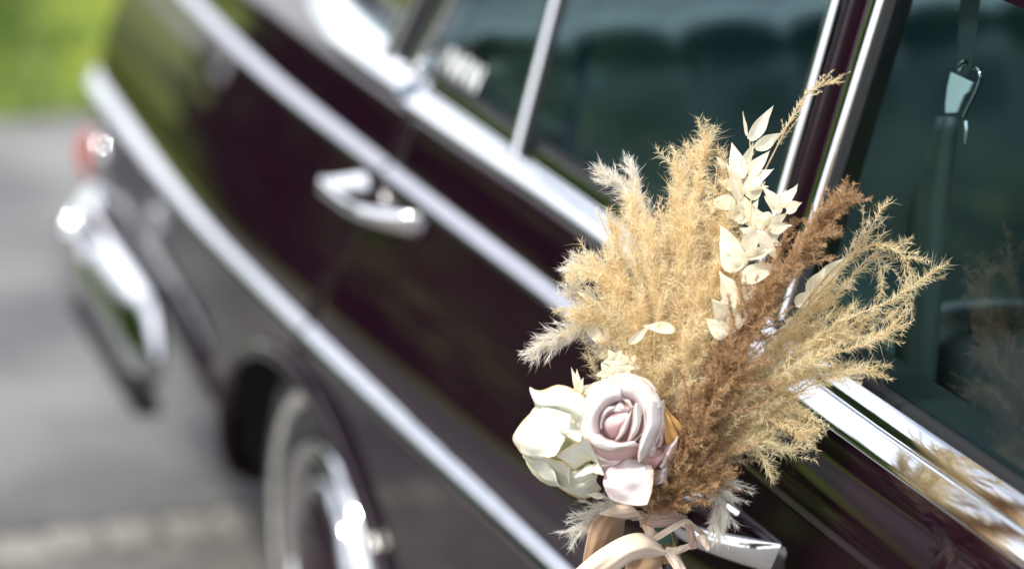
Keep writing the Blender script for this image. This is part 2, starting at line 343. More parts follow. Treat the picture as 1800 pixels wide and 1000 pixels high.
# fine smooth samples of the profile with the raised swage bead
_den = spline(PROF, 330); BEAD_Z = .818
def profile(zlo, zhi=.93, n=90, bead=False):
    s = _den[(_den[:, 1] <= zhi)]; 
    l = np.concatenate([[0], np.cumsum(np.linalg.norm(np.diff(s, axis=0), axis=1))])
    zs = s[:, 1]; lb = np.interp(-BEAD_Z, -zs, l); llo = np.interp(-zlo, -zs, l)
    nb = 15
    q = np.unique(np.concatenate([np.linspace(0, lb - .016, 26), np.linspace(lb - .015, lb + .015, nb), np.linspace(lb + .016, llo, n - 26 - nb)]))
    X = np.interp(q, l, s[:, 0]); Z = np.interp(q, l, zs)
    if bead:
        h = .0020 * np.cos(np.clip((q - lb) / .0155, -1, 1) * math.pi / 2) ** 1.5; X = X - h * .86; Z = Z + h * .5
    return X, Z, zs
def panel(name, zlo, yA, yB, parent, ncol=40, n=90, zhi=.93, zrows=None, edge=(True, True), bead=False):
    """body panel between two edge functions y(z); edges are rolled inwards"""
    X, Z, _ = profile(zlo, zhi, n, bead)
    rows = []
    for x, z in zip(X, Z):
        a, b = yA(z), yB(z); t = np.linspace(0, 1, ncol); u = a + (b - a) * t; d = np.full(ncol, x)
        if edge[0]: u = np.concatenate([[a + .002, a, a + .0012], u[1:]]); d = np.concatenate([[x + .016, x + .003, x + .0006], d[1:]])
        if edge[1]: u = np.concatenate([u[:-1], [b - .0012, b, b - .002]]); d = np.concatenate([d[:-1], [x + .0006, x + .003, x + .016]])
        rows.append(body(u, d, np.full(len(u), z)))
    return MB().grid(np.array(rows)).build(name, 'paint', parent)
AC, AR, ARZ, AZ = 1.58, .455, .335, .165                            # wheel arch: centre, half length, height, springing
def shut(z): return float(np.interp(z, [.50, .56, .62, .70, .80, .89, .93], [1.52, 1.51, 1.49, 1.455, 1.41, 1.375, 1.37]))
def arch(z, s, g=0.0):
    q = min(1, max(0, (z - AZ) / (ARZ + g))); return AC + s * (AR + g) * math.sqrt(1 - q * q)
YB = .30                                                            # shut line between the two doors
def rd_rear(z): return min(shut(z), arch(z, -1, .04)) if z < AZ + ARZ + .04 else shut(z)
front_door = panel('front_door', .20, lambda z: -.92, lambda z: YB - .003, car, 46, bead=True)
rear_door = panel('rear_door', .20, lambda z: YB + .003, lambda z: rd_rear(z) - .003, car, 46, 130)
fender = panel('front_fender', .20, lambda z: -2.1, lambda z: -.926, car, 20)
# rear wing: behind the rear door, over the arch, round the rear corner
X, Z, _ = profile(.20, .93, 150); rows = []
def wing_start(z):
    if z >= AZ + ARZ + .045: return shut(z) + .003
    if z >= AZ + ARZ: return AC - .02
    return arch(z, 1)
for x, z in zip(X, Z):
    a = wing_start(z); t = np.linspace(0, 1, 70); u = np.concatenate([a + (2.94 - a) * t[:-1], np.linspace(2.94, UEND, 34)])
    lift = .03 * sstep(2.0, 2.6, u) * sstep(.5, .2, z)            # underside rises to the rear
    d = np.full(len(u), x); zz = np.full(len(u), z) + lift
    u = np.concatenate([[a + .002, a], u]); d = np.concatenate([[x + .016, x + .003], d]); zz = np.concatenate([[z, z], zz])
    rows.append(body(u, d, zz))
wing = MB().grid(np.array(rows)).build('rear_wing', 'paint', car)
# strip of wing that runs down in front of the wheel, and the rolled lip of the arch
rows = []
for g in np.linspace(.037, 0, 6):
    r_ = []
    for a in np.linspace(math.radians(86), math.radians(178), 30):
        y = AC + (AR + g) * math.cos(a); z = AZ + (ARZ + g) * math.sin(a); r_.append(body(y, inset(z) + .0005, z))
    rows.append(r_)
MB().grid(np.array(rows)).build('arch_front_strip', 'paint', wing)
path = []
for a in np.linspace(math.radians(4), math.radians(176), 60):
    y = AC + AR * math.cos(a); z = AZ + ARZ * math.sin(a); path.append(body(y, inset(z) - .003, z))
MB().tube(path, .013, 12).build('arch_lip', 'paint', wing)
rows = []
for d in (.0, .10, .30):
    rows.append([body(AC + (AR + .01) * math.cos(a), 0, 0) * [0, 1, 0] + [max(inset(AZ + ARZ * math.sin(a)), 0) + .012 + d, 0, AZ + (ARZ + .008) * math.sin(a)] for a in np.linspace(0, math.pi, 40)])
MB().grid(np.array(rows)).fan(rows[-1]).build('wheel_housing', 'underbody', wing)
# mirrored far side (seen only through the windows)
def mirror(o, parent=car):
    me = o.data.copy(); v = np.empty(len(me.vertices) * 3); me.vertices.foreach_get('co', v); v = v.reshape(-1, 3); v[:, 0] = 2 * XM - v[:, 0]
    me.vertices.foreach_set('co', v.ravel()); me.flip_normals(); me.update(); n = bpy.data.objects.new(o.name.split('.')[0], me); COL.objects.link(n); n.parent = parent
    if parent.type == 'EMPTY': n.matrix_parent_inverse = Matrix.Translation(-parent.location)
    return n
far_doors = [mirror(front_door), mirror(rear_door)]; mirror(fender); mirror(wing)
# bonnet, boot lid, floor pan
def slab(name, xs, ys, z, crown, mat, parent, n=12, th=.012):
    X_, Y_ = np.meshgrid(np.linspace(*xs, n), np.linspace(*ys, n)); Z_ = z + crown * (1 - ((X_ - XM) / (xs[1] - XM)) ** 2)
    o = MB().grid(np.dstack([X_, Y_, Z_])).build(name, mat, parent); s = o.modifiers.new('s', 'SOLIDIFY'); s.thickness = th; s.offset = -1; return o
slab('bonnet', (.185, 2 * XM - .185), (-2.08, -1.0), .930, .03, 'paint', car)
slab('boot_lid', (.27, 2 * XM - .27), (2.12, YEND - .22), .932, .02, 'paint', car)
slab('cowl', (.17, 2 * XM - .17), (-.99, -.80), .925, .01, 'paint', car)
MB().box((.10, -2.0, .19), (2 * XM - .10, 1.1, .22)).box((.40, 1.1, .19), (2 * XM - .40, 2.6, .24)).build('floor_pan', 'underbody', car)

# belt line chrome, side trim
def strip(name, prof, us, mat, parent, capn=True, drop=None):
    """moulding with a closed section [(d, z)] swept along the body side"""
    prof = np.array(prof); rows = []
    for u in us:
        dx = drop(u) if drop else (0, 0)
        rows.append(np.array([body(u, d + dx[0], z + dx[1]) for d, z in prof]))
    b = MB().grid(np.array(rows), True); b.fan(rows[0][::-1]); b.fan(rows[-1]); return b.build(name, mat, parent)
BELT = [(.086, .8960), (.0800, .8965), (.0785, .8990), (.0815, .9030), (.0885, .9085), (.0965, .9140), (.1015, .9170), (.1030, .9165), (.1035, .9150), (.1045, .9150), (.1055, .9180), (.1090, .9225), (.1155, .9275), (.123, .9320), (.130, .9345), (.136, .9335), (.140, .927), (.140, .895)]
def refine(P, n): 
    P = np.array(P); return P
def us_(a, b, n=40): return np.linspace(a, b, n)
strip('belt_moulding', BELT, us_(-.92, YB - .003), 'chrome', front_door)
strip('belt_moulding', [(min(.116, .0785 + (d - .0785) * 1.12), .8965 + (z - .8965) * 1.18) for d, z in BELT], us_(YB + .003, 1.425), 'chrome', rear_door, drop=lambda u: (.004, .003))
BELTW = [(.086, .9000), (.081, .9005), (.080, .905), (.086, .910), (.097, .918), (.110, .926), (.122, .932), (.131, .934), (.138, .930), (.140, .920), (.140, .895)]
strip('belt_moulding', BELTW, us_(1.432, 2.02), 'chrome', wing, drop=lambda u: (.20 * max(0, u - 1.55) ** 2, .012))
M['satin'] = plain('satin_aluminium', (.40, .40, .44), .22, 1, var=.05, scale=30)
_bz = BEAD_Z; _bd = float(inset(_bz)); SW = [(.004, -.0065), (-.009, -.0065), (-.0140, -.0055), (-.0155, -.0030), (-.0135, .0010), (-.0075, .0060), (.000, .0100), (.006, .0110)]
for seg, par in ((us_(YB + .003, 1.397), rear_door), (us_(1.408, 3.0, 70), wing)):
    strip('shoulder_trim', [(_bd + d + .35 * z, _bz + z) for d, z in SW], seg, 'satin', par)
for seg, par in ((us_(-.92, YB - .003), front_door), (us_(YB + .003, 1.502), rear_door), (us_(1.512, 3.05, 60), wing)):
    strip('side_trim', [(.004, .5640), (-.012, .5640), (-.0185, .5650), (-.0200, .5675), (-.0180, .5710), (-.0120, .5765), (-.0050, .5815), (.001, .5845), (.005, .5850)], seg, 'dull_chrome', par,
          drop=(lambda u: (0, .010 * max(0, u - 1.9) ** 2)) if par is wing else None)

# greenhouse: pillars, frames, glass
def G(y, z, off=0.0): return np.array([gx(z) + off, y, z])
ZT = 1.345
def bar(name, p0, p1, w, th, mat, parent, out=0.0, n=2, rnd=.35):
    """flat bar on the window plane from p0 to p1 (y, z); w along Y, th thick"""
    P = [np.array(p0) + (np.array(p1) - np.array(p0)) * t for t in np.linspace(0, 1, n)]; rows = []
    for y, z in P:
        sec = [(-.5, 0), (-.5, -.6), (-.34, -1), (0, -1.15), (.34, -1), (.5, -.6), (.5, 0)]
        rows.append([G(y + a * w, z, out + b * th) for a, b in sec])
    b = MB().grid(np.array(rows), True); b.fan(rows[0][::-1]); b.fan(rows[-1]); o = b.build(name, mat, parent); return o
yp = lambda x, y, off=0.0: onG(x, y, off)[1]
pf = [onG(1404, 430, -.01), onG(1537, 0, -.01)]; pr = [onG(1374, 310, -.01), onG(1461, 0, -.01)]
dv = [onG(905, 240, -.01), onG(967, 0, -.01)]; c1 = [onG(678, 90, -.01), onG(723, 0, -.01)]; c2 = [onG(724, 108, -.01), onG(785, 0, -.01)]
def ext(P, z0, z1):
    f = lambda z: P[0][1] + (P[1][1] - P[0][1]) * (z - P[0][2]) / (P[1][2] - P[0][2]); return (f(z0), z0), (f(z1), z1)
print('pillars', [ext(P, .93, ZT) for P in (pf, pr, dv, c1, c2)])
fE, rE, dE, c1E, c2E = [ext(P, .920, ZT) for P in (pf, pr, dv, c1, c2)]
bar('window_frame', fE[0], fE[1], .024, .010, 'chrome', front_door)
bar('window_seal', (fE[0][0] - .021, .92), (fE[1][0] - .021, ZT), .022, .005, 'rubber', front_door)
bar('window_frame', rE[0], rE[1], .017, .010, 'chrome', rear_door)
yb0, yb1 = (fE[0][0] + rE[0][0]) / 2, (fE[1][0] + rE[1][0]) / 2
wB = abs(rE[0][0] - fE[0][0]); pil = bar('centre_pillar', (yb0, .915), (yb1, ZT + .02), wB - .014, .006, 'paint', car)
bar('pillar_ridge', (yb0 + .004, .915), (yb1 + .004, ZT), .006, .0095, 'paint', pil)
bar('division_bar', dE[0], dE[1], .020, .010, 'chrome', rear_door)
bar('window_seal', (dE[0][0] - .020, .92), (dE[1][0] - .020, ZT), .020, .005, 'rubber', rear_door)
bar('window_frame', c2E[0], c2E[1], .026, .010, 'chrome', rear_door)
bar('window_seal', ((c1E[0][0] + c2E[0][0]) / 2, .92), ((c1E[1][0] + c2E[1][0]) / 2, ZT), .07, .004, 'rubber', rear_door)
bar('pillar_frame', c1E[0], c1E[1], .030, .011, 'chrome', wing)
def pane(name, ya, yb, parent, off=.004):
    P = [[G(ya[0] + (yb[0] - ya[0]) * t, .905, off) for t in np.linspace(0, 1, 12)], [G(ya[1] + (yb[1] - ya[1]) * t, ZT + .01, off) for t in np.linspace(0, 1, 12)]]
    rows = [np.array(P[0]) + (np.array(P[1]) - np.array(P[0])) * t + np.array([.006 * math.sin(math.pi * t) * -1, 0, 0]) for t in np.linspace(0, 1, 8)]
    return MB().grid(np.array(rows)).build(name, 'glass', parent)
pane('window_glass', (-.80, -.42), (fE[0][0], fE[1][0]), front_door)
pane('window_glass', (rE[0][0], rE[1][0]), (dE[0][0], dE[1][0]), rear_door, .030)
pane('quarter_glass', (dE[0][0], dE[1][0]), (c2E[0][0], c2E[1][0]), rear_door, .030)
# rubber strip and inner door top along the window foot
for ya, yb, par in ((-.80, fE[0][0] - .005, front_door), (rE[0][0] + .005, c2E[0][0], rear_door)):
    rx_ = .030 if par is rear_door else 0
    MB().grid(np.array([[(GB + rx_ + a, y, z) for a, z in ((-.012, .925), (-.012, .937), (-.002, .940), (.004, .934))] for y in np.linspace(ya, yb, 12)])).build('glass_seal', 'rubber', par)
    MB().grid(np.array([[(GB + rx_ + a, y, z) for a, z in ((.012, .90), (.014, .930), (.03, .936), (.06, .932), (.075, .91), (.078, .30))] for y in np.linspace(ya - .1, yb + .05, 12)])).build('door_lining', 'lining', par)
# C pillar, roof, screens
rows = []
for z in np.linspace(.915, ZT + .03, 12):
    ya = c1E[0][0] + (c1E[1][0] - c1E[0][0]) * (z - .92) / (ZT - .92); yb = 2.16 - (z - .92) * .95
    rows.append([(gx(z) + .25 * max(0, (y - ya)) ** 2 + .003 + .05 * float(sstep(0, .12, y - ya)), y, z) for y in np.linspace(ya, yb, 8)])
cp = MB().grid(np.array(rows)).build('rear_pillar', 'paint', car)
rows = []
for y, zt, xi in ((-.42, 1.365, .03), (-.2, 1.405, 0), (.4, 1.44, 0), (1.1, 1.43, 0), (1.6, 1.395, .01), (1.78, 1.36, .05)):
    xs = np.concatenate([[gx(ZT - .03) - .003], np.linspace(gx(ZT), .5, 6), np.linspace(.6, 1.2, 5), np.linspace(1.3, 2 * XM - gx(ZT), 6), [2 * XM - gx(ZT - .03) + .003]])
    e0 = gx(ZT); q = np.clip(np.abs(xs - XM) / (XM - e0), 0, 1); zz = ZT + (zt - ZT) * np.clip(1 - q ** 5, 0, 1); zz[0] = zz[-1] = ZT - .03
    rows.append(np.stack([xs, np.full(len(xs), y), zz], 1))
roof = MB().grid(np.array(rows)).build('roof', 'paint', car)
r2 = np.array(rows); r2[:, 1:-1, 2] -= .022; r2[:, :, 0] = XM + (r2[:, :, 0] - XM) * .97
MB().grid(r2).build('headlining', 'headlining', roof)
e0 = gx(ZT)
def screen(name, lo, hi, xlo, xhi, bow):
    rows = []
    for t in np.linspace(0, 1, 6):
        xa = xlo + (xhi - xlo) * t; rows.append([(x, lo[0] + (hi[0] - lo[0]) * t + bow * ((x - XM) / (XM - xa)) ** 2, lo[1] + (hi[1] - lo[1]) * t) for x in np.linspace(xa, 2 * XM - xa, 12)])
    o = MB().grid(np.array(rows)).build(name, 'glass', car)
    for e, nm in ((0, 'lower'), (-1, 'upper')): MB().tube(rows[e], .010, 8).build('screen_surround', 'chrome', o)
    for c in (0, -1): MB().tube([r_[c] for r_ in rows], .012, 8).build('screen_surround', 'chrome', o)
    return o
screen('windscreen', (-.98, .935), (-.40, 1.37), .18, .29, .14)
screen('rear_screen', (2.17, .945), (1.80, 1.355), .22, .30, -.10)
ap = [(.15, -.86, .92), (gx(1.1) , -.62, 1.12), (gx(ZT), -.40, 1.36)]
apl = MB().tube(spline(ap, 8), .026, 10).build('windscreen_pillar', 'paint', car)
for o in (pil, cp, apl): mirror(o)
# far side glass
for o in [c for c in list(front_door.children) + list(rear_door.children) if 'glass' in c.name and 'seal' not in c.name]:
    mirror(o, far_doors[0] if o.parent == front_door else far_doors[1])
for o in [c for c in list(front_door.children) + list(rear_door.children) if c.name.startswith(('door_lining', 'window_frame'))]:
    mirror(o, far_doors[0] if o.parent == front_door else far_doors[1])
# white letters on the quarter glass
fc = bpy.data.curves.new('letters', 'FONT'); fc.body = 'WWW'; fc.size = .062; fc.space_character = 1.1; fc.extrude = .0003; fc.offset = .0006
to = bpy.data.objects.new('letters', fc); COL.objects.link(to); bpy.context.view_layer.update()
tm = bpy.data.meshes.new_from_object(to.evaluated_get(bpy.context.evaluated_depsgraph_get())); bpy.data.objects.remove(to)
tv = np.array([v.co[:] for v in tm.vertices]); tw = tv[:, 0].max()
A_ = onG(757, 121, .026); B_ = onG(838, 172, .026); T_ = onG(778, 92, -.004)
ex = (B_ - A_) / tw; ez = np.array([GK, 0, 1]); ez /= np.linalg.norm(ez); hz = tv[:, 1].max()
hh = .040
tv2 = A_ + tv[:, :1] * ex + tv[:, 1:2] / hz * hh * ez + tv[:, 2:] * np.array([-1, 0, GK])
tm.vertices.foreach_set('co', tv2.ravel()); tm.update(); lo_ = link('window_lettering', tm, 'white_print', rear_door, False); lo_['label'] = 'white lettering on the small rear side window'

# door handles
def handle(y0, z0, parent, L=.235, label=None):
    """pull handle: pedestal at the rear end, grip standing off the door, front end running into the door"""
    dx = lambda y, z: body(y, inset(z), z)[0]
    prof_t = [(0.0, -.007, .031, .006), (.03, .002, .031, .018), (.10, .015, .028, .026), (.20, .033, .024, .024), (.31, .050, .020, .020), (.42, .058, .018, .015), (.60, .060, .017, .013), (.80, .058, .019, .014), (.93, .056, .022, .016), (1.0, .050, .024, .016)]
    rows = []
    T = np.array(prof_t); ts = np.linspace(0, 1, 44)
    for t in ts:
        o_, h, th = [np.interp(t, T[:, 0], T[:, i]) for i in (1, 2, 3)]; y = y0 + L * t; xd = dx(y, z0)
        ang = np.linspace(0, 2 * np.pi, 18, endpoint=False); c, s = np.cos(ang), np.sin(ang); e = .62
        rows.append([(xd - o_ + .5 * th * np.sign(cc) * abs(cc) ** e, y, z0 + .5 * h * np.sign(ss) * abs(ss) ** e + .004 * math.sin(math.pi * t)) for cc, ss in zip(c, s)])
    b = MB().grid(np.array(rows), True); b.fan(rows[0][::-1]); b.fan(rows[-1]); h = b.build('door_handle', 'chrome', parent)
    # rear pedestal with push button
    yr = y0 + L * .92; xd = dx(yr, z0); rows = []
    for q, (w, hh) in ((0, (.026, .019)), (.25, (.021, .0165)), (.7, (.018, .015)), (1, (.017, .014))):
        ang = np.linspace(0, 2 * np.pi, 20, endpoint=False); rows.append([(xd - .002 - .052 * q, yr + w * math.cos(a), z0 + hh * math.sin(a)) for a in ang])
    return h, rows
def add_handle(y0, z0, parent):
    h, rows = handle(y0, z0, parent)
    # pedestal and gasket belong to the door
    v = MB().grid(np.array(rows), True); v.build('handle_pedestal', 'chrome', parent)
    xd = body(y0, inset(z0), z0)[0]
    g = MB(); ang = np.linspace(0, 2 * np.pi, 24, endpoint=False); rr = []
    for dxx, k in ((.003, .55), (-.002, .55), (-.0025, .45)):
        rr.append([(body(y0 + .010, inset(z0 + .024 * math.sin(a)), z0 + .024 * math.sin(a))[0] + dxx, y0 + .006 + .016 * k * math.cos(a), z0 + .024 * k * math.sin(a)) for a in ang])
    return h
hf = onX(1368, 978, .043); hr = onX(728, 412, .047); print('handles', hf, hr)
add_handle(hf[1] - .002, hf[2] - .002, front_door)
add_handle(hr[1] + .05, hr[2] - .004, rear_door)

# rear wheel
def lathe(prof, c, n=48):
    rows = []
    for x, r in prof:
        a = np.linspace(0, 2 * np.pi, n, endpoint=False); rows.append(np.stack([np.full(n, c[0] + x), c[1] + r * np.cos(a), c[2] + r * np.sin(a)], 1))
    return MB().grid(np.array(rows), True)
WC = (.040, 1.57, .20)
def wheel(c):
    ty = lathe([(.19, .20), (.18, .26), (.15, .305), (.12, .322), (.03, .325), (.006, .312), (-.002, .292), (-.006, .256)], c).build('rear_wheel', 'tyre', car)
    lathe([(-.006, .256), (-.0085, .253), (-.010, .245), (-.008, .237), (-.005, .234)], c).build('whitewall', 'whitewall', ty)
    lathe([(-.005, .234), (-.004, .212), (.004, .196), (.006, .192)], c).build('tyre_bead', 'tyre', ty)
    lathe([(.008, .188), (-.004, .184), (-.012, .176), (-.013, .168), (-.008, .160), (.004, .156), (.018, .154)], c).build('rim_ring', 'chrome', ty)
    lathe([(.018, .154), (.030, .148), (.030, .140), (.024, .136)], c).build('rim', 'paint', ty)
    lathe([(.024, .136), (.004, .134), (-.010, .126), (-.016, .116), (-.012, .108)], c).build('cap_ring', 'dull_chrome', ty)
    lathe([(-.012, .108), (-.020, .092), (-.026, .07), (-.029, .045), (-.031, .02), (-.032, .0005)], c).build('hub_cap', 'paint', ty)
    return ty
wheel(WC)
wf = wheel((.085, -1.28, .20))
for o in [wf] + list(wf.children): o.name = o.name.replace('rear_wheel', 'front_wheel')

# rear bumper: wraps round the corner, standing off the body
bs = [(-.020, .418), (-.040, .414), (-.062, .398), (-.080, .372), (-.088, .350), (-.089, .335), (-.084, .312), (-.072, .286), (-.055, .268), (-.034, .262), (-.022, .280), (-.016, .390)]
rows = []; us = np.concatenate([np.linspace(2.26, 2.98, 30), np.linspace(2.99, UEND, 40)])
for u in us:
    k = min(1, max(.18, ((u - 2.26) / .14) ** .5 if u > 2.26 else .18)); zc = .345
    rows.append(np.array([body(u, (d + .05) * k - .040, zc + (z - zc) * k - .045) for d, z in bs]))
b = MB().grid(np.array(rows), True); b.fan(rows[0][::-1]); bumper = b.build('rear_bumper', 'chrome', car)
mirror(bumper)
# corner overrider and the rubber edge below
rows = []
for a in np.linspace(0, 1, 14):
    z = .225 + .175 * a; s_ = math.sqrt(max(.02, 1 - (2 * a - 1) ** 4)); ang = np.linspace(0, 2 * np.pi, 18, endpoint=False)
    c0 = body(2.86, -.066, z); _, _, nx, ny = plan(2.86)
    rows.append([c0 + np.array([nx, ny, 0]) * .034 * s_ * math.cos(t) + np.array([-ny, nx, 0]) * .034 * s_ * math.sin(t) for t in ang])
b = MB().grid(np.array(rows), True); b.fan(rows[0][::-1]); b.fan(rows[-1]); b.build('overrider', 'chrome', bumper)
strip('bumper_rubber', [(-.030, .222), (-.064, .226), (-.074, .216), (-.070, .200), (-.030, .196)], np.linspace(2.32, 3.35, 50), 'rubber', bumper)
# tail lamp
cl = body(2.98, -.002, .448); _, _, nx, ny = plan(2.98); nn = np.array([nx, ny, 0]); tt = np.array([-ny, nx, 0])
def dome(c, n_, t_, w, h, dpt, name, mat, parent, e=2.4):
    rows = []
    for k in np.linspace(0, 1, 9):
        a = k * math.pi / 2; ang = np.linspace(0, 2 * np.pi, 28, endpoint=False)
        rows.append([c - n_ * dpt * math.sin(a) + t_ * w * math.cos(a) * np.sign(math.cos(q)) * abs(math.cos(q)) ** (2 / e) + np.array([0, 0, 1]) * h * math.cos(a) * np.sign(math.sin(q)) * abs(math.sin(q)) ** (2 / e) for q in ang])
    return MB().grid(np.array(rows), True).build(name, mat, parent)
lampb = dome(cl, nn, tt, .044, .052, .020, 'tail_lamp', 'chrome', car)
cl2 = body(3.045, -.010, .440); _, _, nx, ny = plan(3.045); dome(cl2, np.array([nx, ny, 0]), np.array([-ny, nx, 0]), .044, .048, .030, 'red_lens', 'red_lens', lampb)

# cabin: rear bench with pleats, front bench, shelf
def bench(name, x0, x1, prof, pleat, amp, mat, ends=True, n=120):
    rows = []
    T = np.gradient(np.array(prof), axis=0); T /= np.linalg.norm(T, axis=1)[:, None]
    for (y, z), (ty, tz) in zip(prof, T):
        xs = np.linspace(x0, x1, n); k = np.abs(np.sin(np.pi * (xs - x0) / pleat)) ** .6 * amp * (.22 + .78 * float(sstep(.78, .90, z)) if amp > .015 else 1)
        e = np.clip(np.minimum(xs - x0, x1 - xs) / .07, 0, 1); rd = (1 - np.sqrt(np.clip(1 - (1 - e) ** 2, 0, 1))) * .05
        rows.append(np.stack([xs, y + tz * -(k - rd), z + ty * (k - rd)], 1))
    return MB().grid(np.array(rows)).build(name, mat, car)
rs = spline([(1.02, .30), (1.00, .46), (1.06, .505), (1.36, .475), (1.42, .53), (1.475, .72), (1.51, .845), (1.535, .905), (1.585, .930), (1.64, .915), (1.68, .88)], 60)
rear_seat = bench('rear_seat', .235, 2 * XM - .235, rs, .165, .024, 'leather')
slab('parcel_shelf', (.20, 2 * XM - .20), (1.66, 2.16), .905, 0, 'leather_dark', car)
fs = spline([(-.42, .28), (-.44, .45), (-.36, .50), (.10, .46), (.17, .52), (.24, .72), (.285, .85), (.31, .885), (.37, .885), (.41, .84), (.42, .60), (.40, .25)], 56)
front_seat = bench('front_seat', .325, 2 * XM - .325, fs, .16, .010, 'leather_dark')
pp = [onX(1650, 575, .40), onX(1668, 630, .395), onX(1680, 690, .39), onX(1692, 760, .385)]
MB().tube(spline([p_ + np.array([0, -.015, 0]) for p_ in pp], 14), .004, 8).build('piping', 'leather', front_seat)
MB().box((gx(1.0) + .03, yb0 - .06, .60), (gx(1.0) + .045, yb0 + .07, .94)).build('pillar_lining', 'leather_dark', pil)
MB().grid(np.array([[G(yb0 + (yb1 - yb0) * t + s_ * .055, .93 + (ZT - .93) * t, .03) for s_ in (-1, -.5, 0, .5, 1)] for t in np.linspace(0, 1, 8)])).build('pillar_lining', 'leather_dark', pil)
MB().box((.25, -.62, .62), (2 * XM - .25, -.50, .90)).build('dashboard', 'leather_dark', car)
# seat belt hanging by the centre pillar, with its chrome tongue and hook
SX = .285
eR = [(1686, 204), (1676, 300), (1668, 370), (1660, 470), (1650, 600), (1640, 740), (1634, 860)]; eL = [(1664, 204), (1634, 300), (1612, 370), (1598, 470), (1586, 600), (1574, 740), (1566, 860)]
R_ = spline([onX(*p_, SX) for p_ in eR], 24); L_ = spline([onX(*p_, SX + .012) for p_ in eL], 24)
rows = [R_ + (L_ - R_) * t + np.array([-.010 * math.sin(t * 9) - .006 * math.sin(math.pi * t), 0, 0]) for t in np.linspace(0, 1, 10)]
belt = MB().grid(np.array(rows)).build('seat_belt', 'webbing', car); s = belt.modifiers.new('s', 'SOLIDIFY'); s.thickness = .0014
a_, b_ = spline([onX(*p_, SX + .004) for p_ in ((1706, 136), (1716, 60), (1726, -20), (1736, -90))], 12), spline([onX(*p_, SX + .014) for p_ in ((1682, 132), (1684, 60), (1690, -20), (1698, -90))], 12)
us2 = MB().grid(np.array([a_ + (b_ - a_) * t for t in np.linspace(0, 1, 6)])).build('upper_strap', 'webbing', belt)
st = MB()
for k in range(1, 60):                                # stitching along the selvedge
    q = R_[0] + (R_[-1] - R_[0]) * 0; i = k / 60 * 23; a = int(i); p_ = R_[a] + (R_[min(a + 1, 23)] - R_[a]) * (i - a)
    q2 = p_ + (L_[a] - R_[a]) * .07; st.box(q2 + np.array([-.0035, -.0006, -.0016]), q2 + np.array([-.0025, .0006, .0016]))
st.build('stitching', 'leather', belt)
def plate(poly, X, th, name, mat, parent):
    P = [onX(*q, X) for q in poly]; off = np.array([-th, 0, 0]); b = MB(); n_ = len(P)
    b.v = [tuple(q) for q in P] + [tuple(q + off) for q in P]; b.f = [tuple(range(n_))[::-1], tuple(range(n_, 2 * n_))] + [(i, (i + 1) % n_, n_ + (i + 1) % n_, n_ + i) for i in range(n_)]
    return bevel(b.build(name, mat, parent, False), .0008, 2)
plate([(1675, 128), (1692, 136), (1713, 146), (1706, 162), (1698, 168), (1692, 182), (1686, 198), (1666, 199), (1666, 180), (1670, 150)], SX - .004, .003, 'belt_tongue', 'tongue', belt)
MB().tube(spline([onX(*q, SX - .008) for q in ((1712, 119), (1720, 123), (1724, 134), (1720, 150), (1710, 172), (1700, 192), (1694, 205))], 20), .0022, 8).build('belt_hook', 'chrome', belt)
MB().tube(spline([onX(*q, SX - .006) for q in ((1697, 213), (1698, 232), (1697, 252))], 6), .0020, 8).build('belt_hook', 'chrome', belt)
MB().tube(spline([onX(*q, SX - .004) for q in ((1686, 122), (1691, 114), (1698, 110))], 6), .003, 8).build('belt_hook', 'chrome', belt)

